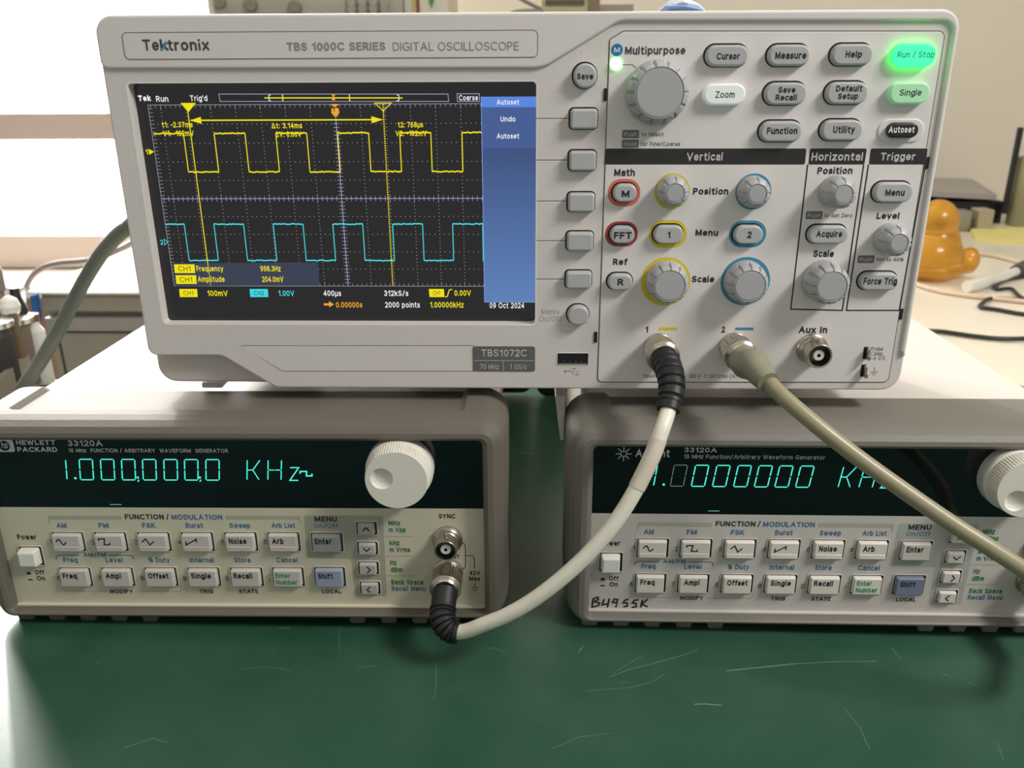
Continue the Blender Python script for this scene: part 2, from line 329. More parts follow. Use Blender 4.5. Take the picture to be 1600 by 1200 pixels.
sky = glow('daylight_behind_glass', (255, 253, 246), 8.0); _n = sky.node_tree; _t = _n.nodes.new('ShaderNodeBsdfTransparent'); _a = _n.nodes.new('ShaderNodeAddShader')
_n.links.new(_n.nodes['Emission'].outputs[0], _a.inputs[0]); _n.links.new(_t.outputs[0], _a.inputs[1]); _n.links.new(_a.outputs[0], _n.nodes['Material Output'].inputs[0])
q = MB((0, 0, 0)); q.box((xl, WALL_Y+60, zs-40), (xr, WALL_Y+64, zt), sky); q.build('pane', win)
za = at(60, 219, WALL_Y-20).z; zb = at(60, 177, WALL_Y-20).z; zl = at(60, 418, WALL_Y-20).z
q = MB((0, 0, 0)); q.box((xl, WALL_Y-20, za), (xr, WALL_Y+50, zb), frame_m); q.box((xl, WALL_Y-20, zl), (xr, WALL_Y+58, zs), frame_m)
q.box((xl, WALL_Y-10, zs), (xl+50, WALL_Y+50, zt), frame_m); q.box((xr-50, WALL_Y-10, zs), (xr, WALL_Y+50, zt), frame_m); q.box((xl, WALL_Y-10, zt-50), (xr, WALL_Y+50, zt), frame_m)
q.build('window_frame', win)
q = MB((0, 0, 0)); q.box((xl, WALL_Y-190, zl-26), (xr, WALL_Y, zl-4), mat('sill_white', (240, 238, 230), .4)); q.build('window_sill', win)
# ================================================================== bench, mat, desk, cabinet
def scr_mat():
    m = mat('bench_mat_green', (25, 62, 46), .3, spec=.3); nt = m.node_tree; b = nt.nodes['Principled BSDF']
    tc = nt.nodes.new('ShaderNodeTexCoord')
    n1 = nt.nodes.new('ShaderNodeTexNoise'); n1.inputs['Scale'].default_value = 7; n1.inputs['Detail'].default_value = 6; n1.inputs['Roughness'].default_value = .65
    nt.links.new(tc.outputs['Object'], n1.inputs['Vector'])
    r1 = nt.nodes.new('ShaderNodeValToRGB'); r1.color_ramp.elements[0].position = .32; r1.color_ramp.elements[0].color = rgb((29, 70, 50)); r1.color_ramp.elements[1].position = .75; r1.color_ramp.elements[1].color = rgb((60, 92, 76))
    nt.links.new(n1.outputs['Fac'], r1.inputs['Fac']); prev = r1.outputs['Color']
    for k, (ang, sc, st, thr) in enumerate(((.5, 26, 14, .735), (-.7, 30, 10, .745), (1.2, 22, 16, .745), (.1, 40, 6, .74))):
        mp = nt.nodes.new('ShaderNodeMapping'); mp.inputs['Rotation'].default_value = (0, 0, ang); mp.inputs['Scale'].default_value = (sc, sc*st, 1); mp.inputs['Location'].default_value = (k*3.7, k*1.9, 0)
        nt.links.new(tc.outputs['Object'], mp.inputs['Vector'])
        nz = nt.nodes.new('ShaderNodeTexNoise'); nz.inputs['Scale'].default_value = 1; nz.inputs['Detail'].default_value = 3; nz.inputs['Distortion'].default_value = .6
        nt.links.new(mp.outputs['Vector'], nz.inputs['Vector'])
        r = nt.nodes.new('ShaderNodeValToRGB'); r.color_ramp.elements[0].position = thr; r.color_ramp.elements[1].position = thr+.05
        nt.links.new(nz.outputs['Fac'], r.inputs['Fac'])
        mx = nt.nodes.new('ShaderNodeMix'); mx.data_type = 'RGBA'; mx.inputs['B'].default_value = rgb((150, 170, 150))
        ml = nt.nodes.new('ShaderNodeMath'); ml.operation = 'MULTIPLY'; ml.inputs[1].default_value = .4; nt.links.new(r.outputs['Color'], ml.inputs[0])
        nt.links.new(ml.outputs[0], mx.inputs['Factor']); nt.links.new(prev, mx.inputs['A']); prev = mx.outputs['Result']
    nt.links.new(prev, b.inputs['Base Color'])
    n2 = nt.nodes.new('ShaderNodeTexNoise'); n2.inputs['Scale'].default_value = 120; n2.inputs['Detail'].default_value = 4; nt.links.new(tc.outputs['Object'], n2.inputs['Vector'])
    bp = nt.nodes.new('ShaderNodeBump'); bp.inputs['Strength'].default_value = .05; bp.inputs['Distance'].default_value = .001; nt.links.new(n2.outputs['Fac'], bp.inputs['Height']); nt.links.new(bp.outputs['Normal'], b.inputs['Normal'])
    return m
def slab(q, x0, y0, x1, y1, top, th, m):
    c = [(x0, y0), (x1, y0), (x1, y1), (x0, y1)]
    q.add([(x, y, top(x)-th) for x, y in c]+[(x, y, top(x)) for x, y in c], [(0, 3, 2, 1), (4, 5, 6, 7), (0, 1, 5, 4), (1, 2, 6, 5), (2, 3, 7, 6), (3, 0, 4, 7)], m)
BX0, BX1, BY0, BY1 = -780, 640, -420, 292
t = thing('workbench', 'workbench carrying the green mat and the instruments', 'workbench', (0, 0, FLOOR)); bb = (0, 0, FLOOR)
q = MB(bb); slab(q, BX0, BY0, BX1, BY1, lambda x: BENCH(x)-3, 30, mat('bench_top_edge', (150, 146, 138), .5)); q.build('bench_top', t)
for lx in (BX0+40, BX1-80):
    for ly in (BY0+40, BY1-80):
        q = MB(bb); q.box((lx, ly, FLOOR), (lx+40, ly+40, -142-.013*lx), mat('bench_leg_steel', (120, 120, 118), .4)); q.build('leg', t)
q = MB((0, 0, -106)); gm = scr_mat(); slab(q, BX0+2, BY0+2, BX1-2, BY1-2, BENCH, 2.8, gm)
scr = mat('mat_scratch', (96, 126, 110), .6)
for pts, wd in (([(952, 1056), (985, 1043), (1020, 1034), (1062, 1022), (1090, 1012)], .5), ([(958, 1050), (980, 1036), (1003, 1022)], .3), ([(1135, 1044), (1180, 1039), (1240, 1032)], 1.1), ([(1240, 1032), (1300, 1028), (1372, 1026)], .6),
                ([(915, 1078), (985, 1072), (1020, 1062), (1038, 1050)], .35), ([(1330, 905), (1335, 920)], .5), ([(1085, 1097), (1100, 1096), (1128, 1098)], 1.0), ([(560, 1046), (590, 1042)], .4), ([(152, 1044), (160, 1042)], .6),
                ([(1570, 1178), (1560, 1150)], .4), ([(1320, 1100), (1345, 1130), (1360, 1165)], .4), ([(860, 1170), (905, 1150), (955, 1143)], .3), ([(195, 1175), (240, 1160), (262, 1166)], .4), ([(380, 1050), (420, 1046), (455, 1052)], .3),
                ([(682, 1040), (681, 1075), (678, 1092)], .3), ([(530, 985), (530, 1020)], .25), ([(435, 986), (455, 985)], .6), ([(765, 1014), (772, 1012), (790, 1020)], .5), ([(1395, 1005), (1402, 1014), (1408, 1020)], .5),
                ([(1475, 1044), (1485, 1048)], .6), ([(1515, 1058), (1548, 1070)], .4), ([(905, 1014), (912, 1008), (905, 1016)], .6)):
    P = [atz(x, y, -106.1) for x, y in pts]; q2 = MB(); q2.stroke([(p.x, p.y) for p in P], wd*.7, 0, scr)
    q.add([(p[0], p[1], BENCH(p[0])+.06) for p in q2.v], q2.f, scr)
mat_o = q.build('bench_mat'); mat_o.location = (0, 0, -.106)
tag(mat_o, 'scratched dark green mat covering the bench under both waveform generators', 'bench mat')
# right-hand back desk
desk_m = mat('desk_laminate', (226, 217, 198), .35, vary=.03, vscale=3)
t = thing('desk', 'cream laminate desk behind the oscilloscope, strewn with cables', 'desk', (600, 870, FLOOR)); bb = (600, 870, FLOOR)
q = MB(bb); q.box((-150, 300, -132), (1500, WALL_Y-4, -106), desk_m); q.build('desk_top', t)
for lx in (-140, 1440):
    for ly in (320, 1390):
        q = MB(bb); q.box((lx, ly, FLOOR), (lx+45, ly+45, -132), mat('bench_leg_steel', (120, 120, 118), .4)); q.build('leg', t)
# left cabinet
cx0 = at(40, 455, 620).x; cabm = mat('cabinet_olive', (150, 143, 126), .5); cz = at(120, 456, 620).z
t = thing('cabinet', 'low olive grey cabinet with a white top in front of the window', 'cabinet', (cx0+280, 850, FLOOR)); bb = (cx0+280, 850, FLOOR)
q = MB(bb); q.box((cx0+10, 640, FLOOR), (cx0+430, 1060, cz-3), cabm); q.build('carcass', t)
q = MB(bb); q.box((cx0, 620, cz-3), (cx0+432, 1075, cz), mat('cabinet_top_white', (245, 243, 236), .35)); q.build('cabinet_top', t)
z1 = at(120, 489, 630).z; z2 = at(120, 520, 630).z
q = MB(bb); q.box((cx0+14, 627, z1+3), (cx0+430, 640, cz-4), cabm); q.build('front_rail', t)
q = MB(bb); q.box((cx0+14, 624, z2+4), (cx0+430, 640, z1-5), mat('drawer_rail_grey', (150, 146, 138), .4)); q.build('drawer_rail', t)
xg = at(98, 560, 630).x
for a, b_ in ((cx0+14, xg-2), (xg+2, cx0+430)):
    q = MB(bb); q.box((a, 630, -620), (b_, 640, z2), cabm); q.build('door', t)
# ================================================================== oscilloscope
osc = thing('oscilloscope', 'pale grey digital oscilloscope with lit screen, resting on top of both generators', 'oscilloscope', (0, 0, 0))
W_, H_ = 162.5, 150.35
outer = rpoly([(-W_, 0), (W_, 0), (W_, H_), (-W_, H_)], [8, 8, 7, 7], 8)
c1 = S(238, 556); c2 = S(346, 556); c3 = S(431, 606)
face = rpoly([(c3[0], 0), (W_, 0), (W_, H_), (-W_, H_), (-W_, c1[1]), (c2[0], c2[1])], [6, 8, 7, 7, 4, 6], 8)
sl = (S(197, 140)[0]+S(258, 500)[0])/2; sr = (S(838, 140)[0]+S(836, 500)[0])/2; st = S(520, 129)[1]; sb = S(540, 506)[1]
hole = rrect((sl+sr)/2, (st+sb)/2, sr-sl, st-sb, 1.6, 5)
GW = -5.0
q = MB(); q.plate(outer, -30, -6.5, housing_p, 1.5)
q.plate(rpoly([(-150, 6), (150, 6), (150, 141), (-150, 141)], 8), -104, -29, housing_p, 4); q.build('housing', osc)
q = MB(); q.plate(face, -8, 0, scope_p, .9, holes=[hole], hole_w=GW)
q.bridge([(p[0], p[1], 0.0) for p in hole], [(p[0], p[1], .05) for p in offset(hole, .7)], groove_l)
for y, xe in ((185, 890), (250, 888), (314, 886), (376, 884), (436, 882)):
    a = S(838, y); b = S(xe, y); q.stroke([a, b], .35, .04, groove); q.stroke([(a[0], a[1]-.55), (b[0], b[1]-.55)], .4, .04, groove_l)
for x0, y0, x1, y1 in ((943, 138, 948, 158), (928, 518, 933, 535), (1446, 245, 1451, 264), (1405, 482, 1410, 499)):
    u, v, a, b = box_px(S, x0, y0, x1, y1); q.rect(u-a/2, v-b/2, u+a/2, v+b/2, .42, dark)
ins = [S(*p) for p in ((377, 540), (740, 540), (740, 580), (441, 580))]
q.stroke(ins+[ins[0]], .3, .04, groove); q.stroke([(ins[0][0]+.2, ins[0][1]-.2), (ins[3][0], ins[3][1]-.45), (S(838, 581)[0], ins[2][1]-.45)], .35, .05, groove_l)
q.flat(offset(ccw([p[:2] for p in ins]), -.2), .03, scope_b)
emb = mat('embossed_text', (188, 181, 173), .6)
for dx, dv, mm_ in ((0, 0, emb), ):
    q.text(S, 'Menu', 846, 874, 491, 482, .06, mm_, .01); q.text(S, 'On/Off', 843, 878, 502, 493, .06, mm_, .01)
# usb mark
def us(x, y): return S(x, y)
for pts in (((882, 580), (908, 580)), ((888, 580), (892, 576), (898, 576)), ((892, 580), (897, 585), (902, 585))): q.stroke([us(*p) for p in pts], .35, .06, emb)
q.flat(circ(*us(883, 580), .7, 16), .06, emb); q.flat(circ(*us(898, 576), .5, 12), .06, emb); q.rect(us(901, 587)[0], us(901, 587)[1], us(905, 583)[0], us(905, 583)[1], .06, emb)
q.build('front_bezel', osc)
# raised band along the top and right rim
r1 = lambda x, y: S(x, y)
rim_in = W_-2.4
band = rpoly([(-W_+.2, S(165, 108)[1]), S(848, 107), S(968, 33), (rim_in, S(1478, 33)[1]), (rim_in, 18), (W_-.2, 14), (W_-.2, H_-.2), (-W_+.2, H_-.2)], [3, 14, 10, 4, 1, 1, 7, 7], 8)
q = MB(); q.plate(band, -1, 1.3, scope_b, 1.0)
q.build('top_band', osc)
def U(F, dw):
    return lambda x, y, w=0: F(x, y, w)
BW = 1.3
u, v, a, b = box_px(S, 193, 49, 840, 91, BW)
pl_o = rrect(u, v, a, b, 1.8)
q = MB(); q.plate(pl_o, .8, BW+.12, scope_b, .12); q.stroke(pl_o, .3, BW+.15, groove, True)
ink_t = mat('logo_charcoal', (66, 66, 70), .6); ink_s = mat('series_grey', (140, 138, 136), .6)
q.text(S, 'Te', 223, 248, 79, 61.5, BW+.2, ink_t, .018); q.text(S, 'k', 250, 263, 79, 61.5, BW+.2, ink_t, .018); q.text(S, 'tronix', 262, 327, 79, 61.5, BW+.2, ink_t, .018)
q.flat(ccw([S(251, 79, BW), S(255, 79, BW), S(263, 66, BW), S(259, 66, BW)]), BW+.26, tekblue)
q.text(S, 'TBS 1000C SERIES', 448, 602, 79, 66, BW+.2, ink_s, .022); q.text(S, 'DIGITAL OSCILLOSCOPE', 614, 811, 79, 65.5, BW+.2, ink_s, -.006)
q.build('brand_plate', osc)
q = MB(); u, v, a, b = box_px(S, 739, 541, 836, 580); q.plate(rrect(u, v, a, b, 1), 0, .3, badge, .1)
lt = mat('badge_text', (196, 194, 190), .6)
q.text(S, 'TBS1072C', 752, 823, 557, 546, .36, lt, .01); q.text(S, '70 MHz', 750, 780, 577, 569, .36, lt); q.text(S, '1 GS/s', 797, 823, 577, 569, .36, lt)
q.stroke([S(740, 563), S(835, 563)], .25, .36, lt); q.stroke([S(786, 563), S(787, 580)], .25, .36, lt)
q.build('model_badge', osc)
# ---- display
q = MB(); gl = offset(hole, .6); q.plate(gl, -6.5, GW, glass, 0)
w1 = GW+.04; w2 = GW+.06; w3 = GW+.08; w4 = GW+.10
def D(x, y, w=0): return S(x, y, GW)
e_w = glow('screen_white', (235, 235, 240)); e_y = glow('screen_yellow', (240, 226, 30)); e_c = glow('screen_cyan', (70, 214, 222)); e_o = glow('screen_orange', (240, 165, 50))
e_g = glow('screen_grid', (150, 148, 165)); e_d = glow('screen_dot', (158, 156, 160)); e_ax = glow('screen_axis', (170, 172, 205))
e_ol = glow('screen_olive', (96, 88, 4)); e_dc = glow('screen_dark_cyan', (14, 88, 98)); e_m = glow('screen_readout_box', (62, 68, 84))
e_m1 = glow('screen_menu_head', (92, 136, 222)); e_m2 = glow('screen_menu_upper', (74, 96, 148)); e_m4 = glow('screen_menu_edge', (130, 165, 235))
m = bpy.data.materials.new('screen_menu_lower'); m.use_nodes = True; nt = m.node_tree; nt.nodes.clear()
e = nt.nodes.new('ShaderNodeEmission'); o_ = nt.nodes.new('ShaderNodeOutputMaterial'); tc = nt.nodes.new('ShaderNodeTexCoord'); sx = nt.nodes.new('ShaderNodeSeparateXYZ'); mr = nt.nodes.new('ShaderNodeMapRange'); rp = nt.nodes.new('ShaderNodeValToRGB')
nt.links.new(tc.outputs['Object'], sx.inputs[0]); nt.links.new(sx.outputs['Z'], mr.inputs[0]); mr.inputs[1].default_value = D(790, 470)[1]*MM; mr.inputs[2].default_value = D(790, 233)[1]*MM
rp.color_ramp.elements[0].color = rgb((96, 130, 186)); rp.color_ramp.elements[1].color = rgb((66, 84, 128)); nt.links.new(mr.outputs[0], rp.inputs[0]); nt.links.new(rp.outputs[0], e.inputs[0]); nt.links.new(e.outputs[0], o_.inputs[0]); e_m3 = m
g0 = D(533.5, 310); gu = (g0[0]-D(252, 310)[0])/7.5; gt = D(500, 163)[1]; gb = D(520, 447)[1]; gv = (gt-gb)/10; gcv = (gt+gb)/2; gc = D(522.5, 166)[0]*.5+D(544.5, 444)[0]*.5
def GP(du, dv): return (gc+du*gu, gcv+dv*gv)
menu_u = (D(752, 160)[0]+D(757, 460)[0])/2; maxdu = (menu_u-gc)/gu; lw = .22
q.stroke([GP(-7.5, 5), GP(maxdu, 5)], lw, w1, e_g); q.stroke([GP(-7.5, -5), GP(maxdu, -5)], lw, w1, e_g); q.stroke([GP(-7.5, 5), GP(-7.5, -5)], lw, w1, e_g)
q.stroke([GP(-7.5, 0), GP(maxdu, 0)], .22, w1, e_ax); q.stroke([GP(0, -5), GP(0, 5)], .26, w1, e_ax)
k = -7.5
for i in range(int((maxdu+7.5)*5)+1):
    du = -7.5+i*.2+.1*0; du = -7.4+i*.2
    if du > maxdu: break
    L = .14 if abs((du*5) % 5) > .01 else .22
    q.stroke([GP(du, -L), GP(du, L)], .16, w1, e_ax); q.stroke([GP(du, 5), GP(du, 5-L*1.1)], .16, w1, e_d); q.stroke([GP(du, -5), GP(du, -5+L*1.1)], .16, w1, e_d)
    for dv in (-4, -3, -2, -1, 1, 2, 3, 4): p = GP(du, dv); q.rect(p[0]-.15, p[1]-.15, p[0]+.15, p[1]+.15, w1, e_d)
for i in range(51):
    dv = -5+i*.2
    q.stroke([GP(-.12, dv), GP(.12, dv)], .16, w1, e_ax); q.stroke([GP(-7.5, dv), GP(-7.5+.16, dv)], .16, w1, e_d)
    for du in (-7, -6, -5, -4, -3, -2, -1, 1, 2, 3, 4, 5):
        p = GP(du, dv); q.rect(p[0]-.15, p[1]-.15, p[0]+.15, p[1]+.15, w1, e_d)
def wave(ph, hi, lo, m, wd, x0, x1):
    pts = []; 
    for k in range(-6, 6):
        for e0, a, b in ((ph+2.5*k, lo, hi), (ph+2.5*k+1.25, hi, lo)):
            if x0 < e0 < x1: pts += [(e0, a), (e0, b)]
    pts.sort(key=lambda p: p[0]); seq = []; 
    first = pts[0][1]; 
    P = [(x0, first)]+pts+[(x1, pts[-1][1])]
    for a, b in zip(P, P[1:]):
        if a[0] == b[0]: q.stroke([GP(*a), GP(*b)], wd*.8, w2, m)
        else:
            n = max(2, int((b[0]-a[0])/.06)); pp = []
            for i in range(n+1):
                t = i/n; pp.append(GP(a[0]*(1-t)+b[0]*t, a[1]+random.uniform(-.025, .025)))
            q.stroke(pp, wd*1.15, w2, m)
q.mats  
def sort_wave(): pass
wave(0.03, 3.52, 1.46, e_y, .46, -7.44, maxdu)
wave(-.45, -1.42, -3.5, e_c, .46, -7.5, maxdu)
# cursors
q.stroke([GP(-5.92, 5), GP(-5.92, -5)], .36, w3, e_y)
k = 5.0
while k > -5: q.stroke([GP(1.92, k), GP(1.92, k-.07)], .5, w3, e_y); k -= .125
q.stroke([GP(-5.85, 4.2), GP(1.85, 4.2)], .5, w3, e_y)
for d, s_ in ((-5.88, 1), (1.88, -1)): q.flat(ccw([GP(d, 4.2), GP(d+.45*s_, 4.38), GP(d+.45*s_, 4.02)]), w3, e_y)
q.flat(ccw([GP(-6.17, 5.1), GP(-5.55, 5.1), GP(-5.9, 4.62)]), w4, e_y); p3 = [GP(1.6, 5.05), GP(2.25, 5.05), GP(1.92, 4.65)]; q.stroke(p3, .3, w4, e_y, True)
q.flat(ccw([GP(-.14, 4.8), GP(.14, 4.8), GP(.16, 4.55), GP(0, 4.35), GP(-.16, 4.55)]), w4, e_o); q.flat(ccw([GP(-.18, 5.0), GP(.18, 5.0), GP(0, 4.84)]), w4, e_o)
q.text(D, 'T', 519.5, 525, 175, 168, w4+.02, e_ol, .03)
# top status line
def X(t_, xl_, xr_, yb_, yc_, m_, bold=.012, w_=None): q.text(lambda x, y, w=0: D(x, y), t_, xl_, xr_, yb_, yc_, w_ or w4, m_, bold)
X('Tek', 216, 236, 158, 149, e_w, .045); X('Run', 244, 263, 159, 150, e_w); X("Trig'd", 297, 324, 158, 149, e_w)
q.stroke([D(342, 147), D(700, 147), D(701, 158.5), D(344, 158.5)], .22, w2, e_ax, True)
q.stroke([D(413, 153), D(629, 153)], .42, w3, e_y)
for x in (441.5, 546): q.stroke([D(x, 147.5), D(x+.5, 158)], .4, w3, e_y)
for x, s_ in ((420, 1), (623, -1)): q.stroke([D(x+3*s_, 148), D(x, 149), D(x+.5, 157), D(x+3.5*s_, 158)], .3, w3, e_w)
q.flat(circ(*D(521, 154), .75, 14), w4, e_o); q.flat(ccw([D(518, 148), D(524.5, 148), D(521, 151.5)]), w4, e_o)
q.stroke([D(714, 146.5), D(749, 146.5), D(749.5, 158.5), D(714.5, 158.5)], .22, w2, e_ax, True); X('Coarse', 717, 747, 157, 148.5, e_w)
for t_, a, b, y in (('t1: -2.37ms', 253, 301, 199), ('V1: -102mV', 255, 303, 212.5), ('\u0394t: 3.14ms', 424, 472, 200.5), ('\u0394V: 0.00V', 430, 471, 214), ('t2: 768\u00b5s', 622, 661, 199), ('V2: -102mV', 618, 667, 212.5)): X(t_, a, b, y, y-8.5, e_y, .012)
X('1', 227.5, 231, 241, 233.5, e_y); q.flat(ccw([D(232, 232.5), D(241, 237), D(233.5, 242)]), w4, e_y)
X('2', 250, 255, 382, 374.5, e_c); q.stroke([D(256.5, 373.5), D(262.5, 378), D(257.5, 382.5)], .25, w4, e_c, True)
q.flat(ccw([D(271.5, 411), D(497, 410), D(499.5, 446), D(273.5, 447)]), w3, e_m)
q.stroke([GP(-5.92, -3.8), GP(-5.92, -5)], .22, w3+.01, glow('screen_dim_yellow', (150, 145, 80)))
for x0, y0, x1, y1, s_, b_ in ((272, 413, 304, 426.5, 'CH1', e_y), (274.5, 430, 306.5, 443.5, 'CH1', e_y), (280, 451.5, 308, 464, 'CH1', e_y), (390, 451.5, 418.5, 464, 'CH2', e_c), (670, 451.5, 693.5, 464, 'CH1', e_y)):
    q.flat(ccw([D(x0, y0), D(x1, y0), D(x1+1, y1), D(x0+1.3, y1)]), w3+.02, b_); X(s_, x0+6.5, x1-6, y1-2.9, y0+2.9, e_ol if b_ is e_y else e_dc, 0, w4+.05)
for t_, a, b, y, m_ in (('Frequency', 307, 349, 424, e_y), ('Amplitude', 309, 351, 440.5, e_y), ('998.3Hz', 407, 439, 424, e_y), ('204.0mV', 409, 443, 440.5, e_y), ('100mV', 324, 356, 462.5, e_y), ('1.00V', 435, 460, 462.5, e_c), ('400\u00b5s', 505, 533, 462.5, e_w),
                       ('312kS/s', 600, 638, 462.5, e_w), ('0.00V', 710, 736, 462, e_y), ('0.00000s', 525, 566, 480.5, e_o), ('2000 points', 601, 656, 480.5, e_w), ('1.00000kHz', 672, 725, 480.5, e_y), ('09 Oct 2024', 765, 819, 481.5, e_w)): X(t_, a, b, y, y-8.7, m_)
q.stroke([D(695.5, 464), D(699, 463), D(702, 453), D(706.5, 452)], .4, w4, e_y)
q.stroke([D(506, 475.5), D(515, 475.5)], .9, w4, e_o); q.flat(ccw([D(514, 470.5), D(522, 475.5), D(514.5, 480)]), w4, e_o)
mt = lambda x, y: (menu_u if x < 770 else D(835, y)[0], D(x, y)[1])
def mrect(yt_, yb_, m_, w_):
    v1 = D(794, yt_)[1]; v0 = D(794, yb_)[1]; q.rect(menu_u, v0, sr+.3, v1, w_, m_)
mrect(167.5, 232, e_m2, w3); mrect(151, 167.5, e_m1, w3); mrect(232, 472, e_m3, w3)
q.stroke([(menu_u, D(794, 151)[1]), (menu_u, D(794, 472)[1]), (sr, D(794, 472)[1])], .22, w4, e_m4)
for t_, a, b, y in (('Autoset', 776, 811, 163.5), ('Undo', 782, 805.5, 190), ('Autoset', 776, 811, 216.5)): X(t_, a, b, y, y-8, e_w, .015)
q.build('display', osc, 'lit black screen showing yellow and cyan square waves')
# ---- control panel with its printing
PW = .35
pan = rpoly([S(952, 62), S(933, 597), S(1387.5, 597.5), S(1477, 48.5), S(974, 48.5)], [1, 2, 2.5, 2.5, 2], 5)
pan = ccw(pan)
q = MB(); q.plate(offset(pan, -.25), -.5, PW, panel_p, .2); q.stroke(pan, .45, .03, groove, True)
def P_(x, y, w=0): return S(x, y, PW)
pw = PW+.05; pw2 = PW+.09
for pts in (((946.5, 232), (1260, 232), (1257.5, 257), (945.5, 257)), ((1265.5, 232), (1354.5, 232), (1350.5, 257), (1263, 257)), ((1360.5, 232), (1449.5, 232), (1446, 257), (1357.5, 257))):
    q.flat(rpoly([P_(*p) for p in pts], .6, 3), pw, hdr)
def XP(t_, a, b, yb, yc, m_=ink, bold=.02, sh=0): q.text(P_, t_, a, b, yb, yc, pw2, m_, bold, sh)
hw = mat('header_text', (196, 194, 190), .6)
XP('Vertical', 1073, 1129, 251, 238.5, hw); XP('Horizontal', 1268, 1348, 251, 238.5, hw); XP('Trigger', 1376, 1430, 250.5, 238.5, hw)
for pts in (((1262, 257), (1235.5, 483), (1316, 485), (1349.5, 257)), ((1357, 257), (1322.5, 485), (1405, 485), (1446, 257))): q.stroke([P_(*p) for p in pts], .55, pw, ink)
XP('Multipurpose', 977, 1071, 85, 72.5, mat('ink_charcoal', (58, 56, 58), .7), .02)
q.flat(circ(*P_(964, 78), 2.2), pw, mblue); XP('M', 959.5, 968.5, 82, 74, ink_w, .01)
q.stroke([P_(972, 101), P_(988, 101), P_(994, 106)], .3, pw, ink_g)
for x0, y0, x1, y1, s_, t2, xa, xb, sh in ((972, 203, 998.5, 216, 'Push', 'to Select', 1002, 1037, 0), (971.5, 218, 998, 231, 'Hold', 'for Fine/Coarse', 1001, 1063, 0), (1259, 330, 1285, 342.5, 'Push', 'to Set Zero', 1288, 1332, 0.05), (1340, 399, 1366, 411, 'Push', 'Set to 50%', 1369, 1412, .05)):
    u, v, a, b = box_px(lambda x, y, w=0: P_(x, y), x0, y0, x1, y1); q.flat(rrect(u, v, a, b, .5, 3), pw, mat('push_grey', (112, 108, 106), .6)); XP(s_, x0+3.5, x1-3.5, y1-3, y0+3.5, hw, .006); XP(t2, xa, xb, y1-3, y0+3.5, mat('ink_mid', (100, 95, 93), .7), .004)
for t_, a, b, yb, yc in (('Math', 960, 992, 275, 264), ('Position', 1083, 1138, 304, 293.5), ('Menu', 1087, 1122, 368.5, 358.5), ('Scale', 1081, 1116, 441, 431), ('Ref', 958, 980.5, 414, 404), ('1', 1008.5, 1012.5, 519.5, 510), ('2', 1126.5, 1133, 519.5, 510), ('Aux In', 1248, 1292.5, 520.5, 510),
                         ('Position', 1277.5, 1332, 272, 261), ('Scale', 1271, 1303, 401.5, 391), ('Level', 1370, 1405, 342, 332)): XP(t_, a, b, yb, yc, ink, .027)
for x0, x1, m_ in ((1029, 1057.5, yel), (1148.5, 1177.5, blu)): q.rect(P_(x0, 516)[0], P_(x0, 516)[1], P_(x1, 511.8)[0], P_(x1, 511.8)[1], pw, m_)
for t_, a, b, yb, yc in (('Inputs', 1005, 1027, 589.5, 584), ('300 V  // 300 Vrms CAT II', 1077, 1158, 590.5, 584.5), ('Probe', 1361, 1380, 548, 541.5), ('Comp', 1360.5, 1379, 555.5, 549), ('~5 V \u238d', 1361, 1377, 562.5, 557)): XP(t_.replace(' \u238d', ''), a, b, yb, yc, ink_g, 0)
q.stroke([P_(*p) for p in ((1377, 562), (1379, 562), (1379.5, 556.5), (1382, 556.5), (1381.5, 562), (1384, 562))], .22, pw, ink_g)
q.stroke([P_(1366.5, 573), P_(1365.5, 581)], .25, pw, ink_g)
for x0, x1, y in ((1359.5, 1372, 581), (1361.5, 1369.5, 583.5), (1363.5, 1367, 586)): q.stroke([P_(x0, y), P_(x1, y)], .25, pw, ink_g)
# coloured rings round knobs and keys
def stad(F, x, y, wx, hy, w): u, v, a, b = box_px(F, x-wx/2, y-hy/2, x+wx/2, y+hy/2, w); return rrect(u, v, a, b, min(a, b)/2, 8)
for x, y, a, b, m_ in ((975, 301, 51, 43, red1), (971, 365.5, 51, 39, red2), (1043.5, 365.5, 59, 43, yel), (1168, 365.5, 58, 42, blu)): q.flat(stad(S, x, y, a, b, PW), pw, m_)
for x, y, d, m_ in ((1050, 299, 55, yel), (1177, 299.5, 56, blu), (1040, 440, 77, yel), (1164.5, 439.5, 77, blu)): u, v = P_(x, y); q.flat(circ(u, v, box_px(S, x-d/2, y-2, x+d/2, y+2)[2]/2, 56), pw, m_)
q.build('control_panel', osc)
# ---- keys
BH = 3.4
def osc_key(x, y, wx, hy, legend, m_=btn_p, label=None, r=None, h=BH, lines=None, tm=ink, name='button', halo=True, bold=.028, side=None):
    q = MB(); u, v, a, b = keybox(S, x-wx/2, y-hy/2, x+wx/2, y+hy/2, h, .25); rr = min(a, b)/2 if r is None else r
    base = rrect(u-.15, v+.15, a+.8, b+.8, rr+.4, 8)
    if halo: q.flat(base, PW+.12 if x > 930 else .1, dark)
    q.plate(rrect(u, v, a, b, rr, 8), 0, h, m_, .8, seg=4, side=side, taper=.25)
    F = lambda xx, yy, w=0: S(xx, yy, h)
    for t_, xa, xb, yb, yc in legend: q.text(F, t_, xa, xb, yb, yc, h+.05, tm, bold)
    return q.build(name, osc, label)
lit_w = mat('key_lit_white', (222, 226, 222), .4, emit=(210, 225, 220), es=.22)
lit_g = mat('key_lit_green', (30, 150, 90), .4, emit=(70, 255, 180), es=1.0)
lit_side = mat('key_lit_green_side', (20, 120, 40), .4, emit=(40, 255, 70), es=4.0)
spill_pg = mat('key_green_spill', (178, 218, 184), .4, emit=(120, 230, 140), es=.16)  # green spill from the run key, put into the colour and a weak glow
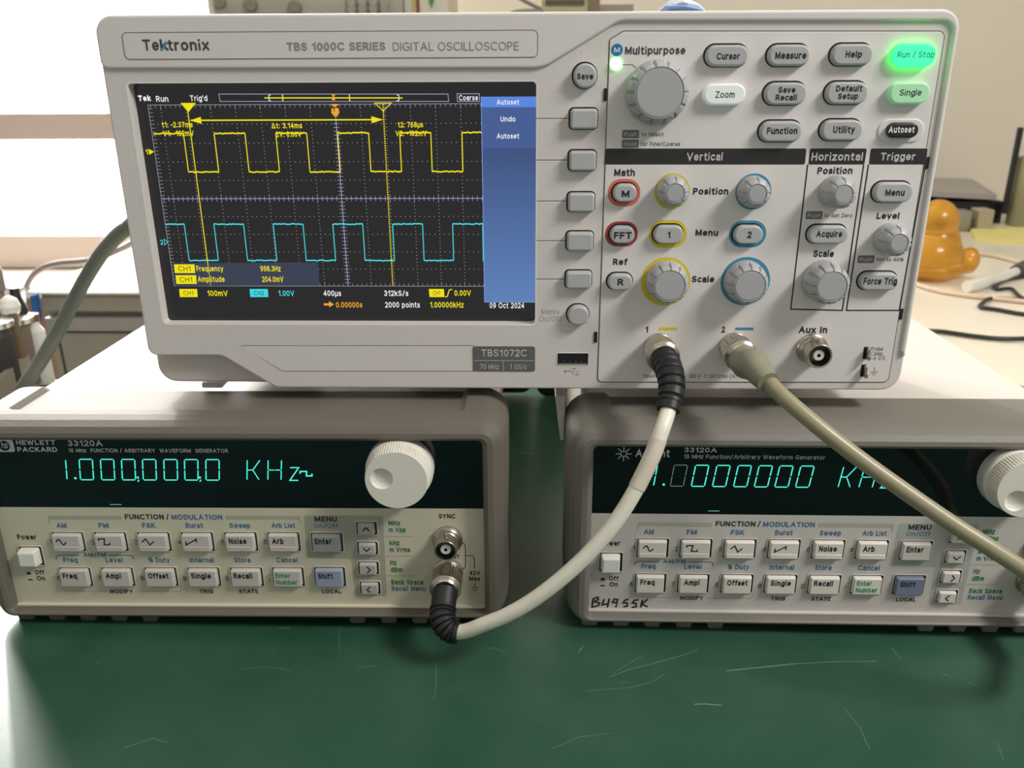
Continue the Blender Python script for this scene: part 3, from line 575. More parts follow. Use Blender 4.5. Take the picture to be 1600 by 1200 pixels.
blk_k = mat('key_black', (34, 34, 36), .4)
osc_key(1135, 87.5, 69, 34, [('Cursor', 1120, 1156, 93, 82.5)]); osc_key(1231.5, 87, 69, 34, [('Measure', 1211.5, 1260, 92, 81)]); osc_key(1330, 86, 69, 34, [('Help', 1321.5, 1347, 90, 79.5)])
osc_key(1426, 87, 74, 38, [('Run / Stop', 1402.5, 1460, 90, 80.5)], lit_g, 'glowing green run and stop key', tm=mat('ink_green', (8, 80, 58), .7), halo=False, bold=0, side=lit_side)
osc_key(1131, 147, 69, 34, [('Zoom', 1117.5, 1148, 153, 142.5)], lit_w, 'key lit white', halo=False, bold=.005); osc_key(1226.5, 146, 69, 35, [('Save', 1216.5, 1243, 145, 135.5), ('Recall', 1212, 1245, 157, 147.5)])
osc_key(1322, 145, 70, 35, [('Default', 1306.5, 1347.5, 143, 133.5), ('Setup', 1309.5, 1341, 155, 145.5)]); osc_key(1419, 145, 70, 35, [('Single', 1406, 1440, 149.5, 139.5)], spill_pg, 'key with painted pale green tint', halo=False, bold=.005)
osc_key(1219, 205, 69, 33, [('Function', 1198.5, 1246, 209.5, 199)]); osc_key(1314, 203, 69, 33, [('Utility', 1302, 1336, 208, 197)])
# recessed cup round the black key
q = MB(); q.plate(stad(S, 1407, 204, 72, 37, PW), 0, .9, panel_p, .5); q.build('key_surround', osc)
osc_key(1409, 203, 54, 25, [('Autoset', 1388.5, 1429, 207.5, 197.5)], blk_k, 'black key with white legend', tm=ink_w)
for x, y, wx, hy, lg in ((976, 301, 39, 30, [('M', 971.5, 983.5, 308, 297.5)]), (972, 366, 40, 29.5, [('FFT', 959.5, 987, 373, 362.5)]), (968.5, 440, 40, 28, [('R', 965, 974.5, 446, 435.5)]), (1044, 366, 49, 31, [('1', 1043, 1047.5, 372, 362)]), (1168.5, 366, 49, 31, [('2', 1166.5, 1174.5, 372, 361.5)]),
                          (1394, 300, 66, 33, [('Menu', 1383.5, 1413.5, 306, 296)]), (1292.5, 366, 66, 30, [('Acquire', 1275.5, 1316, 370.5, 360.5)]), (1372, 439, 66, 30, [('Force Trig', 1349.5, 1401.5, 444.5, 434)])): osc_key(x, y, wx, hy, lg)
osc_key(914, 119, 37, 39, [('Save', 901.5, 927, 124, 114.5)])
for x, y, wx, hy in ((912, 185.5, 43, 32), (910, 251, 42.5, 32), (908, 316, 42, 31), (906, 377, 41.5, 31), (904, 437, 40.5, 29)): osc_key(x, y, wx, hy, [], r=1.5, name='menu_button')
osc_key(903, 492, 34, 33, [])
# ---- knobs
def osc_knob(fx, fy, dface, dbase, h, n=12, ph=0.0):
    q = MB(); u, v = S(fx, fy, h); px = box_px(S, fx-10, fy-2, fx+10, fy+2, h)[2]/20
    rf = dface/2*px; rb = dbase/2*px*.985
    def rad(k, r, a):
        d = ((a-ph)*n/(2*pi)) % 1.0; d = min(d, 1-d)
        if 3 <= k <= 6 and d < .13: return r-min(rb*.09, .95)*(1 if d < .08 else .5)
        return r
    prof = [(rb*1.01, PW), (rb, h*.25), (rb*.985, h*.42), (rb*.975, h*.48), (rb*.94, h*.7), (rb*.9, h*.84), (rf+(rb*.9-rf)*.45, h*.95), (rf+.25, h), (rf+.1, h-.35), (rf-.25, h-.35), (rf-.4, h), (rf-.9, h+.02)]
    q.lathe(u, v, prof, knob_p, 180, rad=rad); return q.build('knob', osc)
osc_knob(1031, 145, 75, 101, 9, 14); osc_knob(1055, 302, 29, 50, 9, 8); osc_knob(1183.5, 303, 29, 50, 9, 8); osc_knob(1046.5, 447, 48, 68, 10); osc_knob(1172, 447, 48, 68, 10)
osc_knob(1318.5, 304, 29, 52, 11, 8); osc_knob(1300, 448, 47, 69, 12); osc_knob(1405, 380, 28, 51, 11, 8)
q = MB(); u, v = P_(962.5, 100); q.lathe(u, v, [(2.2, PW), (2.2, PW+.5), (1.6, PW+.9), (.5, PW+1.0)], glow('led_green', (130, 255, 140), 7.0), 24); q.build('indicator_light', osc, 'bright green indicator light')
# ---- connectors
def bnc(q, u, v, w, R=6.6, r=4.85, L=15):
    q.lathe(u, v, [(R, w), (R, w+1.4), (R-.5, w+1.9), (r+.6, w+2.1), (r+.35, w+3), (r, w+3.4), (r, w+L), (r-.15, w+L+.15), (r-.75, w+L), (r-.75, w+L-6.0)], [metal]*8+[metal_d], 48, cap=True)
    q.lathe(u, v, [(2.3, w+L-6.0), (2.3, w+L-1.4), (2.0, w+L-1.2), (.75, w+L-1.2), (.7, w+L-4)], [white_pl, white_pl, white_pl, brass], 28)
    for a in (pi/2, -pi/2):
        cu, cv = u+cos(a)*r, v+sin(a)*r
        q.ring_tube((cu, cv, w+L-4.2), (cos(a), sin(a), 0), [(1, -.3), (1, .9), (.6, 1.2)], metal, 14)
AXC = S(1281, 557, 11.5)
def nut(q, u, v, w, R=7.2): q.lathe(u, v, [(R, w), (R, w+1.2), (R-.5, w+1.6), (5, w+1.6)], metal, 40)
q = MB(); u, v = AXC; bnc(q, u, v, PW, 6.6, 5.1, 11.2); q.build('bnc_connector', osc)
CH1 = S(1030, 545, 3); CH2 = S(1148.5, 544, 3)
for c in (CH1, CH2): q = MB(); bnc(q, c[0], c[1], PW, 6.2, 4.85, 9.7); q.build('bnc_connector', osc)
for x, y in ((1354, 551), (1350, 578.5)):
    q = MB(); u, v, a, b = box_px(S, x-5, y-9.5, x+1, y+9.5); q.flat(rrect(u, v, a+.4, b, .2), PW+.1, dark)
    q.plate(rrect(u+.3, v, .9, b-.6, .3), 0, 3.2, metal, .2); q.plate(rrect(u+.5, v-1.2, .95, b*.4, .3), 0, 4.2, metal, .3); q.build('probe_terminal', osc)
q = MB(); u, v, a, b = box_px(S, 871, 552, 919, 570); q.plate(rrect(u, v, a+.8, b+.8, .4), -.2, .15, scope_b, .1, holes=[rrect(u, v, a, b, .2)]); q.flat(rrect(u, v, a, b, .2), .05, dark)
q.rect(u-a*.42, v-b*.05, u+a*.42, v+b*.36, .1, mat('usb_tongue', (20, 22, 28), .4)); q.rect(u-a*.46, v-b*.48, u+a*.46, v-b*.36, .1, metal)
for k in range(4): q.rect(u-a*.3+k*a*.19, v-b*.3, u-a*.3+k*a*.19+.6, v-b*.12, .1, metal_d)
q.build('usb_port', osc)
# feet: longer over the lower generator
for (x, gz) in ((-118, -5.6), (-40, -5.6), (58, -8.9), (118, -8.9)):
    q = MB(); q.plate(rrect(x, (3+gz)/2, 26, 3-gz, 1), -60, -24, mat('foot_grey', (190, 184, 176), .6), .5); q.build('foot', osc)
q = MB(); u, v, a, b = box_px(S, 315, 598, 347, 606.5, -14); q.plate(rrect(u, v, a, b, .6), -24, -14, scope_p, .4); q.build('foot_tab', osc)
# ================================================================== waveform generators
bump_m = mat('bumper_rubber', (102, 96, 86), .62, bump=.3, bscale=500, vary=.06, vscale=25)
bump_m2 = mat('bumper_rubber_grey', (118, 114, 106), .55, bump=.3, bscale=500, vary=.06, vscale=25)

teal = glow('vacuum_display_teal', (74, 226, 204), 1.25); teal_dim = glow('vacuum_display_teal_dim', (110, 160, 140), .7)
gblue = mat('legend_blue', (66, 110, 150), .7); ggrn = mat('legend_green', (40, 120, 62), .7); bar = mat('legend_bar', (172, 168, 152), .6)
knob_w = mat('dial_ivory', (226, 222, 210), .45)
def generator(F, label, panel_m, key_m, enter_m, shift_m, bm_, hp, uL, uR, arrow_m):
    case_m = mat('case_cream' if hp else 'case_grey', (228, 223, 214) if hp else (200, 195, 188), .45)
    t = thing('waveform_generator', label, 'waveform generator', F.o, F.yaw, 'waveform generators under the oscilloscope')
    G = HPF                              # keys and legends were measured on the first unit; both units are laid out alike
    # bumper: rings from the panel opening out over the lip and back
    vB, vT = 8.4, 91.9; oL, oR, oB, oT = -115.6, 115.6, 4.2, 100.4
    rings = []
    for tt, w_, rr in ((0, -1, 2), (0, 4.6, 2.2), (.06, 5.6, 2.6), (.2, 6.3, 3.4), (.42, 6.0, 5), (.68, 4.2, 7.5), (.87, .8, 9.5), (.97, -3.5, 11), (1, -7.9, 11.5), (1, -9.5, 11.5), (1, -36, 11.5), (.9, -38.5, 10.5), (.45, -38.5, 7)):
        a = uL+(oL-uL)*tt; b = uR+(oR-uR)*tt; c = vB+(oB-vB)*tt; d = vT+(oT-vT)*tt
        lp = rpoly([(a, c), (b, c), (b, d), (a, d)], rr, 8)     # bottom-left, bottom-right, top-right, top-left
        k = 27; drop = 2.0 if w_ <= -9 and tt > .8 else 0
        lp = lp[:k]+[(97.5, d), (95, d-drop), (-95, d-drop), (-97.5, d)]+lp[k:]
        rings.append([(p[0], p[1], w_) for p in lp])
    q = MB()
    for a, b in zip(rings, rings[1:]): q.bridge(a, b, bm_)
    q.build('bumper', t)
    for s_ in (-1, 1):
        for k in range(5):
            u = s_*(104-k*14.2); q = MB(); q.plate(ccw(rpoly([(u-4.2, 4.6), (u-3.2, 0), (u+3.2, 0), (u+4.2, 4.6)], .9, 4)), -30, 1.5, bm_, 1.0); q.build('foot', t)
    q = MB(); q.plate(rpoly([(-106, 6.5), (106, 6.5), (106, 95.2), (-106, 95.2)], 2), -296, -1.5, case_m, .8); q.build('case', t)
    q = MB(); q.plate(rrect(0, 50, 256, 92, 8), -302, -284, mat('rear_gap_blocker_black', (24, 23, 23), .7), 3); q.build('rear_gap_blocker', t)  # unseen rear bumper, widened and blackened to darken the gap between the units
    # carry handle, folded along the side
    q = MB(); vt_ = 70 if hp else 101; q.plate(rpoly([(-120.5, vt_), (-115.5, vt_), (-116, vt_-22), (-117.8, vt_-22)], .8, 4), -90, -30, mat('handle_grey', (205, 202, 198), .4), .6); q.build('handle', t, 'grey carrying handle folded along the side')
    # panel
    q = MB(); q.plate(rpoly([(uL-.5, vB-.6), (uR+.5, vB-.6), (uR+.5, 58.1), (uL-.5, 58.1)], .3, 3), -1.5, 0, panel_m, 0)
    lip = mat('panel_lip', (236, 232, 214), .4); q.plate([(uL, vB), (uR, vB), (uR, vB+1.1), (uL, vB+1.1)], 0, 1.6, panel_m, .3)
    pw = .06
    def T(s, xl, xr, yb, yc, m_=ink, bold=.026, w=pw): q.text(G, s, xl, xr, yb, yc, w, m_, bold)
    T('FUNCTION', 195, 256, 811.5, 803.5); T('/', 259.5, 264, 812, 803); T('MODULATION', 268, 347.5, 812, 804, gblue)
    for x0, x1, hx in ((75, 190, 75), (352.5, 469, 469)):
        a = G(x0, 805.5); b = G(x1, 812); q.rect(a[0], b[1], b[0], a[1], pw, bar); h = G(hx+(1 if hx < 200 else -1), 812); q.rect(h[0]-.25, h[1]-1.9, h[0]+.25, h[1]+.2, pw, bar)
    for s, a, b in (('AM', 88, 103.5), ('FM', 154, 169.5), ('FSK', 222, 243), ('Burst', 290, 317), ('Sweep', 358.5, 391), ('Arb List', 424, 461)): T(s, a, b, 825, 817, gblue)
    for s, a, b in (('Freq', 99, 121), ('Level', 165, 191.5), ('% Duty', 232, 265), ('Internal', 296, 334), ('Store', 366, 391.5), ('Cancel', 432, 465)): T(s, a, b, 879, 871, gblue)
    T('AM/FM', 130, 165, 870, 863.5, gblue)
    for pts in (((88, 874), (88, 870), (91, 867.5), (124.5, 867.5)), ((169, 867.5), (205, 867.5), (208, 870), (208.5, 874))): q.stroke([G(*p) for p in pts], .4, pw, gblue)
    for s, x, y in (('1', 78, 850), ('2', 143, 851), ('3', 210.5, 851), ('4', 278, 851), ('5', 345.5, 851), ('\u00b1', 412, 850), ('6', 89, 907), ('7', 153, 907), ('8', 220, 907), ('9', 286, 908), ('0', 352.5, 908)): T(s, x, x+(5.5 if s != '1' else 3), y, y-7.5, ggrn, .01)
    q.flat(circ(*G(421, 906), .35, 8), pw, ggrn)
    for s, a, b in (('MODIFY', 172, 208), ('TRIG', 311.5, 333.5), ('STATE', 373.5, 403.5), ('LOCAL', 503.5, 533.5)): T(s, a, b, 927, 921)
    for pts in (((99, 914), (100, 921), (103, 923.5), (168, 923.5)), ((214.5, 924), (281, 924), (283, 921), (283, 915))): q.stroke([G(*p) for p in pts], .4, pw, bar)
    q.flat(rpoly([G(*p) for p in ((475, 805.5), (598.5, 805.5), (604.5, 931), (554.5, 931), (549, 873), (480, 872))], 1.0, 5), .03, mat('keypad_shade_'+('a' if hp else 'b'), (166, 162, 148) if hp else (168, 170, 162), .6))
    T('MENU', 491.5, 526.5, 815, 807); T('On/Off', 491, 528, 825, 818, gblue, .006)
    for s, a, b, y, m_ in (('MHz', 607, 626, 821, ggrn), ('m', 607.5, 614, 831.5, gblue), ('Vpp', 617.5, 634, 831.5, ggrn), ('kHz', 608.5, 625, 852, ggrn), ('m', 609, 615.5, 862.5, gblue), ('Vrms', 619, 641, 862.5, ggrn), ('Hz', 610, 620, 883, ggrn), ('dBm', 610.5, 629, 894, ggrn), ('Back Space', 611.5, 661.5, 913.5, ggrn), ('Recall Menu', 612, 665, 923.5, gblue)): T(s, a, b, y, y-7.6, m_)
    for x0, x1, y in ((602, 646, 838), (603, 646.5, 868.8), (604.5, 648, 899.5)): q.stroke([G(x0, y), G(x1, y)], .35, pw, bar)
    T('SYNC', 685.5, 711.5, 810, 803); T('OUTPUT', 688, 718, 873, 867)
    for pts in (((718, 847.5), (724, 848), (727, 852), (727.5, 884), (725, 888.5), (716, 889)), ((727, 868), (738, 868), (741, 872), (741.5, 888))): q.stroke([G(*p) for p in pts], .35, pw, ink)
    T('42V', 733, 750.5, 898.5, 892); T('Max', 733, 750.5, 907.5, 901); q.stroke([G(742, 911), G(742, 917.5)], .35, pw, ink)
    for a, b, y in ((736, 748, 917.8), (738, 746, 921), (740.5, 744, 924.5)): q.stroke([G(a, y), G(b, y)], .35, pw, ink)
    T('Power', 27, 56.5, 843, 835); T('Off', 54.5, 69, 897.5, 890.5); T('On', 57.5, 70.5, 907, 900)
    for y, h in ((897.5, 5), (906.5, 2.5)): c = G(45.5 if y < 900 else 48, y); q.rect(c[0]-1.2, c[1], c[0]+1.2, c[1]+.35, pw, ink); q.rect(c[0]-.7, c[1], c[0]+.7, c[1]+h*.27, pw, ink)
    if not hp:
        mk = mat('marker_ink', (40, 38, 42), .6)
        for pts in (((927, 935), (926, 942), (925, 948)), ((926, 936), (934, 933), (935, 937), (928, 940), (937, 942), (935, 946), (924, 949)), ((944, 936), (941, 945), (951, 943)), ((952, 935), (949, 949)), ((965, 937), (960, 936), (957, 941), (963, 942), (966, 936), (962, 949)), ((982, 936), (976, 938), (974, 942), (980, 942), (980, 947), (974, 948)), ((998, 937), (991, 938), (988, 942), (994, 943), (994, 948), (987, 949)), ((1004, 937), (1001, 949)), ((1012, 936), (1003, 944), (1012, 948))): q.stroke([AGF(*p) for p in pts], .85, pw, mk)
    q.build('front_panel', t)
    # display window
    q = MB(); gm_ = mat('display_window_'+('a' if hp else 'b'), (4, 7, 9), .06, emit=(2, 12, 18) if hp else (1, 8, 10), es=.35)
    q.plate(rpoly([(uL, 58.1), (uR, 58.1), (uR, vT+.3), (uL, vT+.3)], [0, 0, 2.2, 2.2] , 5), -1.5, .02, gm_, 0)
    lt = mat('window_text', (176, 176, 176), .6, emit=(176, 176, 176), es=.12)
    def TW(FF, s, xl, xr, yb, yc, bold=.014): q.text(FF, s, xl, xr, yb, yc, .08, lt, bold)
    if hp:
        TW(G, 'HEWLETT', 25, 86.5, 695, 687.5, .03); TW(G, 'PACKARD', 27, 89.5, 706, 698.5, .03); TW(G, '33120A', 105.5, 160, 697, 688, .012); TW(G, '15 MHz  FUNCTION / ARBITRARY  WAVEFORM  GENERATOR', 107, 356.5, 707, 701)
        u, v, a, b = box_px(G, -6, 687, 22, 706); q.flat(rrect(u, v, a, b, 1), .08, lt); q.flat(circ(*G(7, 696.5), 2.3), .1, dark); q.text(G, 'hp', 1.5, 12.5, 700, 690.5, .12, lt, .01, .2)
    else:
        TW(AGF, 'Agilent', 993, 1046.5, 714, 702, .02); TW(AGF, '33120A', 1069, 1120.5, 706.8, 699.5); TW(AGF, '15 MHz Function/Arbitrary Waveform Generator', 1068.5, 1289.5, 717.3, 710.8, .0)
        c = AGF(974.5, 709)
        for k in range(8):
            for j in range(1, 4):
                a = k*pi/4; q.flat(circ(c[0]+cos(a)*(.35+j*.92), c[1]+sin(a)*(.35+j*.92), (.38, .36, .28)[j-1], 8), .08, lt)
    FF = HPF if hp else AGF
    x0s = 126 if hp else 1048; yt_, yb_ = (717.5, 749.5) if hp else (726.5, 759.5)
    base = FF(x0s+10.5, yb_)[1]; top = FF(x0s+10.5, yt_)[1]; Hh = top-base; sh = .12
    def seg(u0, pts, wd=.46, m_=teal):
        q.stroke([(u0+a+sh*b*Hh, base+b*Hh) for a, b in pts], wd, .1, m_)
    def zero(u0, wd, m_, lw_):
        g = .05
        for pts in (((0.25, 1), (wd-.25, 1)), ((0.25, 0), (wd-.25, 0)), ((0, .53), (0, .97)), ((0, .03), (0, .47)), ((wd, .53), (wd, .97)), ((wd, .03), (wd, .47))): seg(u0, pts, lw_, m_)
    Wd = FF(x0s+20.5, yb_)[0]-FF(x0s, yb_)[0]
    zx = (126, 159, 191.5, 224, 257, 289, 322) if hp else (1047, 1080, 1113, 1146, 1178.5, 1210.5, 1243)
    for i, x in enumerate(zx): zero(FF(x, yb_)[0], Wd, teal_dim if (not hp and i == 0) else teal, .3 if (not hp and i == 0) else .5)
    x1_ = 105 if hp else 1021; u = FF(x1_, yb_)[0]
    seg(u, ((0, .53), (0, .95)), .5); seg(u, ((0, .03), (0, .47)), .5)
    for x in ((118,) if hp else (1037,)): q.flat(circ(FF(x, yb_-2.5)[0], FF(x, yb_-2.5)[1], .55, 12), .1, teal)
    if hp:
        for x in (215.5, 312.5):
            p = FF(x, 746); q.flat(circ(p[0], p[1], .5, 12), .1, teal); q.stroke([(p[0]+.3, p[1]-1), (p[0]-.3, p[1]-2)], .5, .1, teal)
    kx, hx, zx_ = (386, 418.5, 453) if hp else (1309.5, 1342, 1376)
    u = FF(kx, yb_)[0]; seg(u, ((0, .03), (0, .97))); seg(u, ((0.2, .5), (Wd*.45, .5))); seg(u, ((Wd*.45, .52), (Wd*.95, .97))); seg(u, ((Wd*.45, .48), (Wd*.9, .03)))
    u = FF(hx, yb_)[0]; seg(u, ((0, .03), (0, .47))); seg(u, ((0, .53), (0, .97))); seg(u, ((Wd, .03), (Wd, .47))); seg(u, ((Wd, .53), (Wd, .97))); seg(u, ((.3, .5), (Wd*.47, .5))); seg(u, ((Wd*.53, .5), (Wd-.3, .5)))
    u = FF(zx_, yb_)[0]; zw = FF(zx_+13, yb_)[0]-u; seg(u, ((-.1, .62), (zw, .62), (0, 0), (zw, 0)), .5)
    if hp: q.stroke([G(*p) for p in ((469, 740), (469, 736.5), (479, 736.5), (479, 743.5), (487.5, 743.5), (487.5, 740))], .6, .1, teal)
    a = FF(172 if hp else 1106, 788 if hp else 798); q.rect(a[0], a[1]-.2, a[0]+5, a[1]+.1, .08, mat('window_mark', (120, 200, 190), .4, emit=(60, 170, 150), es=.5))  # short teal dash with a faint glow
    q.build('display_window', t, 'black display window with glowing teal digits')
    # dial
    q = MB(); h = 13.5; u, v = G(619, 751, h); n = 216
    def rad(k, r, a): return r-.42*(.5+.5*sin(a*72)) if k in (4, 5, 6) else r
    prof = [(14.2, 0), (14.2, 4.6), (13.9, 5.6), (13.6, 5.8), (13.45, 6.1), (13.1, h-1.2), (12.95, h-.5), (12.6, h), (12.3, h)]
    q.lathe(u, v, prof, knob_w, n, cap=False, rad=rad)
    du, dv = (-5.9, .8) if hp else (-4.2, -5.2)
    dc = circ(u+du, v+dv, 4.7, 40); q.flat(circ(u, v, 12.3, n), h, knob_w, [dc]); q.lathe(u+du, v+dv, [(4.7, h), (4.5, h-.3), (4.0, h-1.0), (2.8, h-1.7), (1.2, h-2.0), (.3, h-2.05)], knob_w, 40)
    q.build('dial', t)
    # keys
    kh = 2.3
    def key(x, y, wx, hy, legend, m_, h=kh, ridges=False, tm=ink, draw=None, name='button', bold=.03, lab=None):
        q = MB(); u, v, a, b = keybox(G, x-wx/2, y-hy/2, x+wx/2, y+hy/2, h, .45)
        rim = rrect(u+.2, v, a+2.2, b+1.7, 1.3, 4); hl = rrect(u+.2, v, a+1.1, b+.8, .8, 4); q.plate(rim, -.3, .4, panel_m, .2, holes=[hl]); q.flat(hl, .08, dark); q.stroke(rim, .16, .07, groove, True)
        q.plate(rrect(u, v, a, b, .8, 4), -.3, h, m_, .35, taper=.45)
        if ridges:
            for k in range(3): vv = v-b*.5+1.0+k*.74; q.plate(rrect(u, vv, a-1.7, .42, .2, 3), h-.2, h+.28, m_, .15)
        F2 = lambda xx, yy, w=0: G(xx, yy, h)
        for t_, xa, xb, yb, yc in legend: q.text(F2, t_, xa, xb, yb, yc, h+.05, tm, bold)
        if draw: q.stroke([G(px, py, h) for px, py in draw], .58, h+.05, ink)
        return q.build(name, t, lab)
    sine = [(87.5+i*1.6, 847-sin(i/10*2*pi)*4.2) for i in range(11)]
    key(106, 847, 49, 30, [], key_m, ridges=True, draw=sine); key(172.5, 847, 49, 30, [], key_m, ridges=True, draw=[(154, 845), (154, 842), (163, 842), (163, 851), (171.5, 851), (171.5, 848)]); key(240, 847, 49, 30, [], key_m, ridges=True, draw=[(222, 847), (227.5, 842), (234.5, 851.5), (240, 846)])
    key(308, 847, 48, 30, [], key_m, ridges=True, draw=[(290.5, 846), (291, 851.5), (306.5, 842.5), (307, 847.5)]); key(376, 847, 48, 30, [('Noise', 357.5, 385, 850, 841)], key_m, ridges=True); key(443, 847, 47, 30, [('Arb', 425, 443, 850, 841)], key_m, ridges=True)
    key(510.5, 848, 46, 30, [('Enter', 492, 518, 850.5, 841.5)], enter_m)
    for x, y, dr in ((572.5, 826, ((566.5, 830), (571.5, 824.5), (577, 830))), (574, 857, ((567.5, 856.5), (573, 861.5), (578.5, 856.5))), (575.5, 888, ((573.5, 885.5), (578.5, 890.5), (573.5, 895.5))), (578, 919, ((578.5, 917), (573.5, 921.5), (578.5, 926)))):
        key(x, y, 28, 20, [], arrow_m, 1.9, draw=dr, name='arrow_button')
    for x, s, a, b in ((117.5, 'Freq', 98, 120), (183.5, 'Ampl', 165, 189), (251, 'Offset', 231.5, 263), (318, 'Single', 298.5, 329.5), (385, 'Recall', 365, 394)): key(x, 902, 48, 30, [(s, a, b, 904, 895.5)], key_m)
    key(450, 902, 46, 30, [('Enter', 430.5, 453.5, 903, 895.5), ('Number', 431.5, 464.5, 913.5, 906)], key_m, tm=mat('legend_bright_green', (46, 150, 96), .7), lab='key with green legend'); key(515, 902, 45, 31, [('Shift', 497, 520, 904.5, 896)], shift_m, lab='slate blue key')
    q = MB(); u, v, a, b = keybox(G, 26.5, 855, 65, 887, 4.0, .5); hl = rrect(u+.3, v, a+1.4, b+1.1, .5, 4); rim = rrect(u+.3, v, a+2.6, b+2.2, 1.1, 4); q.plate(rim, -.3, .5, panel_m, .2, holes=[hl]); q.flat(hl, .1, dark); q.stroke(rim, .16, .07, groove, True)
    q.plate(rrect(u, v, a, b, 1.0, 5), 0, 4.0, mat('power_key_white', (232, 230, 222), .4), .8, taper=.5); q.build('power_switch', t)
    u, v = G(696, 861.5, 10); q = MB(); nut(q, u, v, 0, 6.6); bnc(q, u, v, .3, 6.0, 4.9, 9.7); q.build('bnc_connector', t)
    u2, v2 = G(699, 901, 4); q = MB(); nut(q, u2, v2, 0, 6.6); bnc(q, u2, v2, .3, 6.0, 4.85, 9.7); q.build('bnc_connector', t)
    return t, F.world(u2, v2, 0), F.world(u2, v2, 1)-F.world(u2, v2, 0)
hp_t, hp_out, hp_ax = generator(HPF, 'waveform generator with yellowed panel and grey Enter key, white cable in its output', mat('panel_yellowed', (202, 197, 174), .5), mat('key_mauve_grey', (198, 191, 186), .45), mat('key_steel', (150, 152, 152), .45), mat('key_slate', (150, 158, 178), .45), bump_m, True, -106.8, 105.4, mat('arrow_grey', (176, 175, 172), .45))
ag_t, ag_out, ag_ax = generator(AGF, 'waveform generator with whiter panel and handwritten number, cut by the frame edge', mat('panel_pale', (196, 191, 184), .5), mat('key_cream', (222, 216, 206), .45), mat('key_cream2', (210, 204, 196), .45), mat('key_slate2', (118, 126, 148), .45), bump_m2, False, -105.0, 106.0, mat('arrow_cream', (212, 206, 198), .45))
# ================================================================== coaxial cables
white_c = mat('cable_white', (226, 222, 206), .38, vary=.05, vscale=90); sleeve_c = mat('sleeve_cream', (212, 203, 186), .32)
olive_c = mat('cable_olive', (152, 144, 116), .36, vary=.12, vscale=60); olive_b = mat('boot_olive', (142, 140, 120), .45)
def collar(q, o, ax, R=6.7, L=14.5, w0=2.0, base=(0, 0, 0)):
    n = 144
    def rad(k, r, a): return r-.3*(.5+.5*sin(a*36)) if k in (3, 4) else r
    q.ring_tube(Vector(o), ax, [(5.2, w0), (R-.7, w0+.2), (R-.6, w0+1.4), (R-.1, w0+2.4), (R-.05, w0+L*.72), (R+.1, w0+L*.76), (R+.1, w0+L*.86), (R-.5, w0+L*.9), (R-1.0, w0+L*.93), (5.0, w0+L)], metal, n, rad)
def boot_profile(pts, r0, r1, ribs, q, m_, sub=40):
    # ribbed strain relief along a bent path
    P = [Vector(p) for p in pts]; Q = []
    for i in range(len(P)-1):
        p0 = P[i-1] if i else P[0]*2-P[1]; p1 = P[i]; p2 = P[i+1]; p3 = P[i+2] if i+2 < len(P) else P[-1]*2-P[-2]
        for k in range(sub): t_ = k/sub; Q.append(.5*((2*p1)+(p2-p0)*t_+(2*p0-5*p1+4*p2-p3)*t_*t_+(3*p1-p0-3*p2+p3)*t_**3))
    Q.append(P[-1]); n = len(Q); R = []
    for i in range(n):
        t_ = i/(n-1); r = r0+(r1-r0)*t_
        if .16 < t_ < .9:
            ph = ((t_-.16)/.74*ribs) % 1.0; r = r+.35-.75*max(0, 1-abs(ph-.5)/.16) + .25*(ph if ph < .5 else ph-1)
        R.append(r)
    R[-1] = r1*.86; q.tube(Q, R, m_, 28, raw=True)
ax_s = Vector((0, -1, 0))
o1 = Vector((CH1[0], 0, CH1[1])); o2 = Vector((CH2[0], 0, CH2[1]))
t = thing('coaxial_cable', 'white coaxial cable with black boots, looping between oscilloscope and the yellowed generator', 'cable', o1); bb = tuple(o1)
s1 = o1+ax_s*17.5
path = [at(1043.5, 643, -41), at(1034, 672, -47), at(1018, 715, -51), at(995, 762, -54), at(962, 815, -57), at(920, 864, -59), at(878, 903, -60), at(832, 938, -60), at(790, 962, -59), at(752, 977, -57), at(728, 986, -55), at(708, 988, -53)]
q = MB(bb); q.tube([at(1047, 622, -37.5)]+path, 3.05, white_c, 24); q.build('jacket', t)
q = MB(bb); q.tube([at(1029, 686, -48.5), at(1018, 715, -51), at(995, 762, -54)], 3.3, sleeve_c, 24)
lm = mat('sleeve_print', (160, 152, 140), .6); A = at(996, 760, -54); B = at(1028, 688, -48.5); dr = (B-A).normalized(); vw = (CAM-(A+B)/2).normalized(); sd = dr.cross(vw).normalized()*-1; vw = sd.cross(dr)*(1 if sd.cross(dr).dot(CAM-A) > 0 else -1)
MID = at(1012.5, 726, -51.5)
vs, fs, x0, x1, ch = glyphs('/02CY5', .0, 0); Lx = 13.5; k0 = 4.0
def onsleeve(p):
    u = (p[0]-x0)/(x1-x0)*Lx+k0; a_ = -1.0*(2.6-p[1]*2.3); tt = u/(B-A).length; c0 = A*(1-tt)**2+(MID*2-(A+B)/2)*2*tt*(1-tt)+B*tt*tt
    return c0+sd*a_+vw*(sqrt(3.3*3.3-a_*a_)+.06)
q.add([onsleeve(p) for p in vs], fs, lm)
q.build('marker_sleeve', t, 'cream marker sleeve around the cable')
c = bpy.data.objects.new('connector', None); C.objects.link(c); c.parent = t
q = MB(bb); collar(q, o1, ax_s); q.build('collar', c, 'knurled nickel collar')
q = MB(bb); boot_profile([o1+ax_s*15.5, o1+ax_s*21+Vector((0.6, 0, -1.2)), at(1048, 588, -29), at(1049.5, 612, -35), at(1044, 642, -40.5)], 5.7, 4.5, 6, q, black_rub); q.build('boot', c, 'black ribbed boot')
c = bpy.data.objects.new('connector', None); C.objects.link(c); c.parent = t
q = MB(bb); collar(q, hp_out, hp_ax, 6.7, 13.5); q.build('collar', c, 'knurled nickel collar')
e0 = hp_out+hp_ax*14.5
